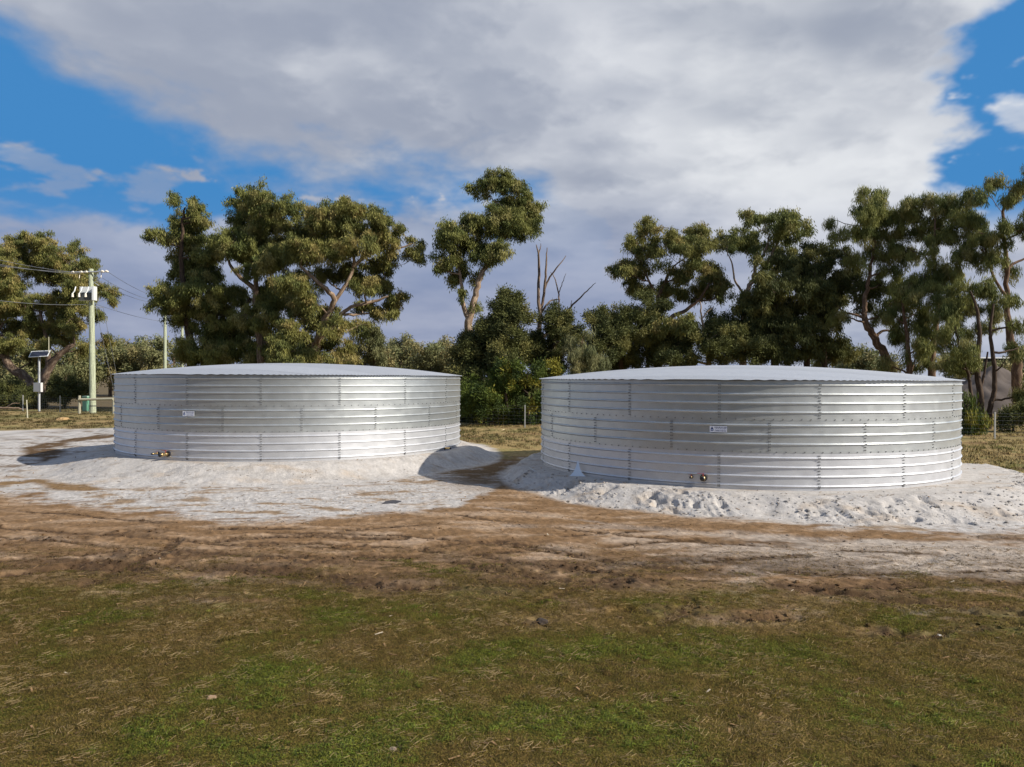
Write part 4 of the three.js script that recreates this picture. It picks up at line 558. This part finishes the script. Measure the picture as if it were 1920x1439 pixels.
tree({ label: 'tall leaning gum with open crown and bent brown trunk, right of the dark tree', d: 48, tone: 'olive', bark: 'brown', kind: 'weep', deep: 1.0, dens: 0.8, trunks: [[[1684, G, 0.32], [1670, 690, 0.27], [1656, 660, 0.25], [1638, 632, 0.22], [1622, 604, 0.19], [1619, 582, 0.16], [1624, 547, 0.13], [1628, 519, 0.11], [1638, 462, 0.07], [1636, 390, 0.03]], [[1619, 596, 0.1], [1602, 590, 0.07], [1584, 586, 0.05], [1570, 575, 0.03]], [[1640, 636, 0.1], [1652, 622, 0.08], [1675, 620, 0.05]]],
  puffs: [[1635, 358, 24, 12], [1617, 379, 22, 14], [1582, 402, 14, 10], [1649, 386, 27, 17], [1681, 384, 17, 14], [1603, 409, 25, 14], [1564, 440, 10, 10], [1592, 440, 25, 14], [1620, 430, 22, 14], [1652, 416, 27, 16], [1684, 409, 18, 14], [1628, 462, 22, 14], [1660, 476, 26, 15], [1624, 494, 21, 15], [1589, 487, 18, 12], [1691, 469, 20, 14], [1667, 504, 24, 15], [1652, 532, 20, 14], [1675, 560, 20, 16], [1652, 590, 18, 16], [1570, 592, 13, 10], [1690, 530, 22, 16]] });
tree({ label: 'dark gum foliage hanging left of the leaning trunk', d: 51, tone: 'deep', bark: 'dark', deep: 0.9, trunks: [[[1548, G, 0.22], [1546, 650, 0.17], [1545, 560, 0.09], [1548, 490, 0.04]]], puffs: [[1522, 462, 17, 12], [1543, 473, 22, 15], [1570, 480, 14, 13], [1532, 504, 26, 19], [1577, 520, 24, 18], [1540, 540, 30, 21], [1596, 548, 21, 17], [1566, 562, 24, 17], [1521, 576, 26, 21], [1543, 602, 17, 17], [1600, 574, 12, 12], [1572, 645, 26, 16], [1590, 660, 20, 13], [1550, 665, 20, 14]] });
tree({ label: 'full-crowned gum right of the leaning gum, above the right end of the right tank', d: 46, tone: 'olive', bark: 'brown', kind: 'weep', deep: 1.1, dens: 0.75, trunks: [[[1744, G, 0.26], [1748, 680, 0.2], [1752, 632, 0.16], [1758, 560, 0.12], [1750, 480, 0.08], [1752, 400, 0.04]], [[1705, G, 0.2], [1704, 680, 0.16], [1700, 620, 0.1], [1690, 560, 0.06]]],
  puffs: [[1745, 372, 22, 11], [1730, 386, 20, 14], [1770, 387, 22, 16], [1784, 374, 14, 9], [1720, 418, 22, 17], [1755, 412, 26, 17], [1784, 416, 22, 17], [1702, 430, 14, 15], [1727, 455, 26, 17], [1762, 448, 28, 17], [1794, 448, 19, 15], [1720, 483, 24, 15], [1784, 476, 24, 14], [1801, 497, 24, 15], [1755, 504, 24, 15], [1727, 519, 26, 17], [1773, 519, 22, 14], [1699, 533, 24, 17], [1738, 547, 28, 17], [1709, 561, 24, 17], [1684, 593, 26, 15], [1723, 586, 28, 19], [1755, 579, 24, 18], [1699, 621, 22, 18], [1730, 618, 26, 19], [1748, 648, 15, 18], [1706, 650, 22, 17], [1720, 675, 27, 13], [1688, 682, 15, 10]] });
tree({ label: 'slender tall gum with wispy top at the far right edge', d: 44, tone: 'olive', bark: 'brown', kind: 'weep', deep: 0.9, dens: 0.75, trunks: [[[1912, G, 0.32], [1908, 704, 0.28], [1903, 660, 0.25], [1892, 630, 0.2], [1888, 560, 0.14], [1885, 488, 0.12], [1879, 426, 0.09], [1881, 384, 0.07], [1892, 362, 0.05], [1904, 343, 0.025]], [[1886, 506, 0.09], [1900, 494, 0.075], [1925, 484, 0.05]], [[1888, 560, 0.1], [1862, 520, 0.07], [1840, 450, 0.04]]],
  puffs: [[1819, 362, 14, 10], [1812, 384, 19, 15], [1837, 377, 19, 14], [1851, 352, 12, 8], [1840, 402, 19, 15], [1819, 412, 22, 15], [1869, 334, 14, 7], [1890, 355, 11, 9], [1908, 334, 12, 8], [1876, 373, 8, 10], [1858, 426, 18, 11], [1894, 437, 14, 14], [1908, 412, 11, 9], [1830, 440, 22, 14], [1862, 448, 16, 11], [1833, 469, 22, 14], [1847, 488, 18, 13], [1916, 494, 10, 14], [1930, 400, 12, 20], [1935, 350, 14, 14]] });
tree({ label: 'three-stemmed dark-trunked tree beside the right tank end', d: 40, tone: 'olive', bark: 'dark', kind: 'weep', deep: 1.0, dens: 0.65, trunks: [[[1838, G, 0.17], [1839, 745, 0.155], [1833, 703, 0.14], [1836, 639, 0.11], [1833, 589, 0.08], [1819, 547, 0.04]], [[1854, G, 0.15], [1858, 763, 0.13], [1865, 731, 0.12], [1865, 689, 0.11], [1856, 621, 0.08], [1862, 570, 0.05]], [[1833, G, 0.12], [1829, 775, 0.1], [1821, 738, 0.09], [1816, 703, 0.075], [1800, 655, 0.05], [1790, 610, 0.03]], [[1840, 728, 0.07], [1846, 700, 0.06], [1852, 660, 0.04]]],
  puffs: [[1855, 527, 26, 15], [1890, 533, 25, 12], [1819, 540, 22, 17], [1883, 579, 22, 14], [1847, 568, 19, 15], [1812, 561, 19, 15], [1908, 554, 14, 13], [1791, 575, 19, 14], [1819, 597, 22, 15], [1862, 604, 19, 13], [1904, 604, 16, 14], [1784, 611, 24, 15], [1777, 646, 24, 17], [1805, 639, 17, 15], [1840, 625, 17, 13], [1872, 639, 15, 11], [1801, 675, 21, 11], [1833, 684, 18, 12], [1869, 678, 14, 11], [1911, 717, 12, 13], [1908, 738, 11, 9], [1770, 676, 20, 12], [1918, 650, 16, 14]] });
tree({ name: 'shrub', label: 'bright green feathery shrub touching the right tank edge', category: 'shrub', d: 36, tone: 'acid', bark: 'brown', kind: 'weep', deep: 0.35, trunks: [[[1812, G, 0.05], [1813, 780, 0.04], [1816, 752, 0.02]]], puffs: [[1815, 758, 12, 13], [1808, 776, 13, 14], [1820, 786, 12, 12], [1810, 802, 13, 9]] });
tree({ name: 'shrub', label: 'low dark shrub behind the fence at the right edge', category: 'shrub', d: 38, tone: 'deep', bark: 'dark', kind: 'bush', deep: 0.5, trunks: [[[1900, G, 0.06], [1902, 790, 0.04]]], puffs: [[1880, 780, 18, 10], [1905, 782, 20, 14], [1925, 776, 18, 18], [1890, 796, 24, 8]] });
// distant tree line, each its own tree
const farList = [[120, 672, 24, 22, 92, 'left of the power pole'], [160, 668, 22, 24, 96, 'directly behind the power pole'], [206, 668, 24, 22, 98, 'just right of the power pole'], [236, 660, 22, 22, 104, 'between power pole and slim pole, domed'], [262, 662, 22, 26, 100, 'left of the slim pole, pointed top'], [288, 656, 16, 26, 96, 'touching the slim pole on its left'], [324, 660, 18, 24, 100, 'between the two slim poles'],
  [728, 664, 18, 16, 86, 'at the left end of the middle gap, low'], [748, 650, 24, 16, 94, 'in the middle gap, flat umbrella top'], [776, 662, 24, 24, 90, 'in the middle gap, second from left, rounded'], [806, 666, 24, 22, 84, 'in the middle of the middle gap'], [834, 656, 18, 20, 88, 'in the middle gap, tallest, near the slender gum'], [858, 668, 18, 22, 82, 'in the middle gap, right against the slender gum'], [1570, 672, 26, 14, 90, 'behind the right tank roof, left of the leaning trunk'], [1610, 672, 22, 14, 86, 'behind the right tank roof, beside the leaning trunk'], [1650, 676, 24, 14, 92, 'behind the right tank roof, right of the leaning trunk'], [1790, 676, 30, 18, 95, 'behind the right row near the dark trunks'], [1925, 664, 30, 16, 95, 'at the right edge beyond the white roof'], [1836, 692, 22, 9, 78, 'low, in front of the white roof, left one'], [1876, 691, 24, 9, 76, 'low, in front of the white roof, middle one'], [1912, 693, 24, 9, 77, 'low, in front of the white roof, right one'], [-20, 660, 40, 30, 100, 'at the left edge of the picture'], [40, 664, 40, 26, 98, 'behind the leaning gum'], [80, 680, 30, 24, 94, 'behind the solar post']];
for (const [px, py, rx, ry, d, where] of farList) { const r = rng(px * 7 + 900); tree({ label: 'distant bushland tree ' + where, group: 'distant tree line', d, tone: 'far', bark: 'grey', kind: 'far', twig: 0, deep: 1.3, dens: 1.2, trunks: [[[px, G, 0.22], [px + 2, py + ry, 0.16], [px, py, 0.07]]], puffs: [[px, py - ry * 0.35, rx * 0.55, ry * 0.5], [px - rx * 0.45, py + ry * (0.1 + r() * 0.2), rx * 0.5, ry * 0.55], [px + rx * 0.45, py + ry * r() * 0.3, rx * 0.5, ry * 0.55], [px + rx * (r() - 0.5), py + ry * 0.8, rx * 0.8, ry * 0.6], [px, py + ry * 1.6, rx * 0.9, ry * 0.7]] }); }
// unseen gum trees, added behind the camera so tank walls mirror a dark band
for (const [x, z, h, where] of [[-46, 4, 12, 'farthest left'], [-38, 12, 13, 'second from left'], [-30, 15, 12, 'third from left'], [-22, 18, 14, 'fourth from left'], [-14, 20, 13, 'fifth from left'], [-6, 22, 14, 'sixth from left'], [2, 24, 12, 'seventh from left'], [10, 27, 13, 'rightmost']]) {
  const k = F / 60, px = 960, py = (y) => HOR - (y - EYE) * k, g = tree({ label: 'added unseen gum tree behind the viewer, ' + where + ' of its row', group: 'added trees behind the viewer', d: 60, tone: 'deep', bark: 'brown', kind: 'far', twig: 0, deep: 1.5, dens: 1.4, trunks: [[[px, null, 0.3], [px, py(h * 0.5), 0.2], [px + 3, py(h * 0.85), 0.08]]], puffs: [[px, py(h * 0.88), 50, 42], [px - 60, py(h * 0.65), 62, 52], [px + 60, py(h * 0.68), 62, 52], [px, py(h * 0.5), 84, 62], [px - 40, py(h * 0.3), 70, 50], [px + 50, py(h * 0.28), 70, 50], [px, py(h * 0.12), 90, 30]] });
  g.position.set(x, groundHeight(x, z), z); g.rotation.y = x;
}
console.log('trees', leafTotal, Math.round(performance.now()));

// ---------------------------------------------------------------- far right: soil heap and white roof beyond it
{
  const d = 62, s = d / F, cx = (1862 - 960) * s, g = new THREE.SphereGeometry(1, 64, 24, 0, Math.PI * 2, 0, Math.PI / 2), p = g.attributes.position;
  for (let i = 0; i < p.count; i++) { const x = p.getX(i) * 5.5, z = p.getZ(i) * 5, q = Math.hypot(p.getX(i), p.getZ(i)), y = 3.7 * (1 - q) + 0.25 * Math.sin(q * 3.14) + fbm(x * 0.8, z * 0.8, 4) * 0.35 + noise(x * 4, z * 4) * 0.12; p.setXYZ(i, x, Math.max(-0.2, y * (q > 0.98 ? 0 : 1)), z); }
  g.computeVertexNormals(); const t = grain.clone(); t.repeat.set(20, 8); t.needsUpdate = true;
  single('soil_heap', g, new THREE.MeshStandardMaterial({ color: lin(0.12, 0.095, 0.08), map: t, roughness: 0.97 }), drop(cx, -d), 'grey-brown heap of soil behind the dark trunks at right', 'soil heap');
  const d2 = 84, a = ground0(1868, d2), sh = thing('shed', a, 'low distant shed with a white roof behind the right-hand trunks', 'shed'), h = EYE + (horizonAt(1868) - 674) * d2 / F - a.y;
  part('wall', box(6.4, h, 5, 0, h / 2, 0), M(0.03, 0.028, 0.024, 0.95), sh); part('roof', box(6.8, 0.12, 5.4, 0, h + 0.08, 0), white, sh);
}

// ---------------------------------------------------------------- grass, straw and litter
function tuft(seed, n, h, w, flat, spreadR) {
  const r = rng(seed), pos = [], nor = [], idx = [];
  for (let i = 0; i < n; i++) {
    const a = r() * 6.283, q = r() * spreadR, x = Math.cos(a) * q, z = Math.sin(a) * q, b = r() * 6.283, len = h * (0.5 + 0.8 * r()), out = flat * (0.5 + r()), ex = Math.cos(b), ez = Math.sin(b), sx = -ez * w, sz = ex * w;
    const m = [x + ex * out * len * 0.4, len * (1 - flat * 0.35) * 0.6, z + ez * out * len * 0.4], t = [x + ex * out * len, len * (1 - flat * 0.75), z + ez * out * len], k = pos.length / 3;
    pos.push(x - sx, -0.005, z - sz, x + sx, -0.005, z + sz, m[0] - sx * 0.8, m[1], m[2] - sz * 0.8, m[0] + sx * 0.8, m[1], m[2] + sz * 0.8, ...t);
    for (let j = 0; j < 5; j++) nor.push(ex * 0.6, 0.8, ez * 0.6); idx.push(k, k + 1, k + 2, k + 2, k + 1, k + 3, k + 2, k + 3, k + 4);
  }
  const g = new THREE.BufferGeometry(); g.setAttribute('position', new THREE.Float32BufferAttribute(pos, 3)); g.setAttribute('normal', new THREE.Float32BufferAttribute(nor, 3)); g.setIndex(idx); return g;
}
const bladeMat = new THREE.MeshPhysicalMaterial({ color: lin(1, 1, 1), roughness: 0.9, transmission: 0.2, thickness: 0, side: THREE.DoubleSide, specularIntensity: 0.1 });
const strawMat = new THREE.MeshPhysicalMaterial({ color: lin(1, 1, 1), roughness: 0.9, side: THREE.DoubleSide, specularIntensity: 0.15 });
function scatter(name, label, category, geo, mat, seed, tries, area, keep, look) {
  const r = rng(seed), mats = [], cols = [], m4 = new THREE.Matrix4(), q = new THREE.Quaternion(), e = new THREE.Euler();
  for (let i = 0; i < tries; i++) { const [x, z] = area(r); if (r() > keep(x, z)) continue; const { s, ry, tilt = 0.2, c, sy = 1, up = 0 } = look(x, z, r); q.setFromEuler(e.set((r() - 0.5) * tilt, ry, (r() - 0.5) * tilt)); m4.compose(V(x, groundHeight(x, z) + up, z), q, V(s, s * sy, s)); mats.push(m4.clone()); cols.push(c); }
  const im = shadows(new THREE.InstancedMesh(geo, mat, mats.length)), cc = new THREE.Color(); mats.forEach((m, i) => { im.setMatrixAt(i, m); im.setColorAt(i, cc.setRGB(...cols[i])); });
  im.name = name; scene.add(im); tag(im, label, category, null, 'stuff'); console.log(name, mats.length, Math.round(performance.now()));
}
const wedge = (r, d0, d1, grow = 1) => { const d = Math.sqrt(mix(d0 ** (2 - grow), d1 ** (2 - grow), r()) ** (2 / (2 - grow))), x = (r() * 2 - 1) * (d * 0.7 + 0.8); return [x, -d]; };
const green = (x, z) => fbm(x * 0.75 + 3, z * 0.9 + 1, 4) + 0.28 * smooth(-8.6, -5, z) - 0.12;
scatter('green_grass', 'short patchy green grass of the foreground paddock', 'grass', tuft(21, 11, 0.026, 0.0019, 0.8, 0.05), bladeMat, 301, 380000, (r) => wedge(r, 4.2, 11.2), (x, z) => lawn(x, z) * (1 - churn(x, z)) * clamp(0.16 + 0.25 * smooth(-8, -5, z) + smooth(-0.3, 0.45, green(x, z) + noise(x * 3.3, z * 3.3) * 0.5 + noise(x * 9, z * 9) * 0.3)),
  (x, z, r) => { const g = green(x, z), b = mix3([0.215, 0.162, 0.038], [0.165, 0.182, 0.026], smooth(-0.08, 0.62, g + (r() - 0.5) * 0.7 + noise(x * 5, z * 5) * 0.4)), f = 0.5 + 1.0 * r(); return { s: 0.55 + 0.6 * r() + 0.7 * r() * r() * smooth(0.05, 0.5, g), ry: r() * 6.283, c: b.map((v) => v * f) }; });
scatter('dry_grass', 'short dead brown grass lying in the foreground paddock', 'grass', tuft(22, 9, 0.030, 0.0013, 1.25, 0.06), strawMat, 302, 230000, (r) => wedge(r, 4.2, 11.8), (x, z) => (0.2 + 0.8 * lawn(x, z)) * (1 - 0.8 * churn(x, z)) * clamp(0.3 + smooth(0.35, -0.35, green(x, z) + noise(x * 3, z * 3) * 0.4)) * 0.8,
  (x, z, r) => { const k = smooth(0.15, 0.8, fbm(x * 1.3 + 60, z * 1.7, 4) + (r() - 0.4) * 0.7), b = mix3([0.18, 0.118, 0.040], [0.33, 0.23, 0.10], k), f = 0.35 + 1.1 * r(); return { s: 0.5 + 0.8 * r(), ry: 0.5 + (r() - 0.5) * 3.2, c: b.map((v) => v * f) }; });
const strawGeo = (() => { const r = rng(31), l = []; for (let i = 0; i < 7; i++) l.push(new THREE.BoxGeometry(0.025 + r() * 0.05, 0.0012, 0.0013).rotateY((r() - 0.5) * 2.2).rotateZ((r() - 0.5) * 0.3).translate((r() - 0.5) * 0.16, 0.005 + r() * 0.01, (r() - 0.5) * 0.16)); return merge(l); })();
scatter('straw_stalks', 'loose pale straw stalks combed flat over the foreground', 'straw', strawGeo, strawMat, 303, 60000, (r) => wedge(r, 4.2, 12.4), (x, z) => (0.07 + 0.35 * smooth(0.1, 0.75, fbm(x * 1.6 + 60, z * 1.9, 5, 0.7) + noise(x * 6, z * 6) * 0.4)) * (0.15 + lawn(x, z)) * 0.5,
  (x, z, r) => { const f = 0.55 + 0.7 * r(); return { s: 0.5 + 0.8 * r(), ry: 0.45 + (r() - 0.5) * 2.4, tilt: 0.3, up: 0.004, c: [0.36 * f, 0.26 * f, 0.14 * f] }; });
scatter('grass_tufts', 'taller fresh green grass tufts and weeds near the bottom edge', 'grass', tuft(27, 16, 0.055, 0.0024, 0.75, 0.05), bladeMat, 311, 30000, (r) => wedge(r, 4.2, 9), (x, z) => lawn(x, z) * smooth(0.08, 0.5, green(x, z) + noise(x * 4, z * 4) * 0.45) * (0.15 + 0.6 * smooth(-8, -5.2, z)),
  (x, z, r) => { const f = 0.7 + 0.7 * r(), b = mix3([0.18, 0.19, 0.034], [0.14, 0.19, 0.024], r()); return { s: 0.5 + 0.8 * r() * r() + 0.15, ry: r() * 6.283, c: b.map((v) => v * f) }; });
scatter('far_grass', 'dry yellow tussock grass in the paddock behind the tanks', 'grass', tuft(23, 12, 0.16, 0.006, 0.6, 0.16), strawMat, 304, 42000, (r) => { const d = 21 + r() * 42, x = (r() * 2 - 1) * d * 0.7; return [x, -d]; }, (x, z) => { if (TANKS.some((t) => Math.hypot(x - t.x, z - t.z) < R + 2.4)) return 0; const back = x < -9 ? smooth(-0.5, 1, sandBack(x) - z) : x > 10 ? 1 : smooth(-25.5, -28, z); return back * smooth(-0.4, 0.3, fbm(x * 0.5, z * 0.4, 3) + 0.1); },
  (x, z, r) => { const k = smooth(-0.3, 0.4, fbm(x * 0.4 + 9, z * 0.3, 3) + (r() - 0.5) * 0.5), b = mix3([0.34, 0.25, 0.11], [0.16, 0.155, 0.05], k), f = 0.7 + 0.6 * r(); return { s: 0.45 + 0.6 * r(), ry: r() * 6.28, c: b.map((v) => v * f) }; });
const clodGeo = (() => { const g = new THREE.IcosahedronGeometry(0.05, 1), p = g.attributes.position; for (let i = 0; i < p.count; i++) { const k = 1 + noise(p.getX(i) * 31 + 4, p.getY(i) * 31 + p.getZ(i) * 23) * 0.7; p.setXYZ(i, p.getX(i) * k, p.getY(i) * k * 0.6, p.getZ(i) * k); } g.computeVertexNormals(); return g; })();
scatter('soil_clods', 'loose clods of dark soil and sand scattered on the driven ground', 'clods', clodGeo, strawMat, 305, 60000, (r) => wedge(r, 7.5, 19), (x, z) => { pads(x, z); const b = padState.bank; if (TANKS.some((t) => Math.hypot(x - t.x, z - t.z) < R + 0.3)) return 0; ruts(x, z); return 0.10 * smooth(0.0, 0.5, noise(x * 0.8 + 5, z * 1.2)) * smooth(-14, -11, z) + 0.02 + b * 0.14 + rutHit.dark * 0.25 + churn(x, z) * 0.16; },
  (x, z, r) => { const c = groundColor(x, z), f = 0.6 + 0.45 * r(), k = r(); return { s: 0.12 + 0.5 * k * k * k + (padState.bank > 0.3 ? 0.2 : 0), ry: r() * 6.28, tilt: 1, c: c.map((v) => v * f) }; });
scatter('fallen_leaves', 'scattered dry gum leaves and twigs on sand and turf', 'leaves', (() => { const l = []; l.push(new THREE.BoxGeometry(0.07, 0.002, 0.012)); return merge(l); })(), strawMat, 306, 9000, (r) => wedge(r, 4.4, 22), (x, z) => TANKS.some((t) => Math.hypot(x - t.x, z - t.z) < R + 0.1) ? 0 : 0.28,
  (x, z, r) => { const k = r(), c = k < 0.5 ? [0.12, 0.075, 0.04] : k < 0.97 ? [0.24, 0.15, 0.075] : [0.45, 0.38, 0.28]; return { s: 0.5 + r() * 0.9, ry: r() * 6.28, tilt: 0.5, up: 0.008, c }; });
// stones and mounds that stand out in the turf
const stoneGeo = (seed) => { const g = new THREE.IcosahedronGeometry(1, 3), p = g.attributes.position; for (let i = 0; i < p.count; i++) { const x = p.getX(i), y = p.getY(i), z = p.getZ(i), k = 1 + noise(x * 1.4 + seed, y * 1.4 + z) * 0.45 + noise(x * 4 + seed, y * 4 + z * 3) * 0.12; p.setXYZ(i, x * k, y * k * 0.55, z * k); } g.computeVertexNormals(); return g; };
for (const [px, py, s, c, label] of [[398, 1314, 0.05, [0.26, 0.17, 0.10], 'rounded tan stone lying in the grass at lower left'], [742, 1414, 0.04, [0.30, 0.22, 0.16], 'pale pinkish stone at the bottom edge left of centre'], [1765, 1184, 0.028, [0.45, 0.43, 0.4], 'small white stone in the turf at right'], [118, 788, 0.32, [0.36, 0.23, 0.1], 'yellow-brown rock in the dry paddock near the power pole'], [1550, 1219, 0.022, [0.4, 0.39, 0.36], 'tiny pale stone in the turf right of centre'], [1018, 1171, 0.06, [0.03, 0.02, 0.014], 'black lump of soil in the turf at the middle']]) { const [x, z] = onGround(px, py); single('stone', stoneGeo(px), M(...c, 0.95), drop(x, z, -s * 0.05), label, 'stone', 'stones in the paddock').scale.setScalar(s); }
{
  const b = ground0(16, 58), r = rng(8), g = single('fallen_branch', merge([limb(bend([[V(-1.3, 0.08, 0), 0.08], [V(0, 0.16, 0.1), 0.07], [V(1.4, 0.05, 0), 0.03]], 4, 0.08, r), 6), limb(bend([[V(-0.2, 0.14, 0), 0.05], [V(0.4, 0.45, 0.2), 0.035], [V(0.9, 0.5, 0.1), 0.015]], 4, 0.05, r), 6)]), BARK.pale, b, 'pale fallen branch lying by the fence at the left edge', 'branch');
}
renderer.render(scene, camera);
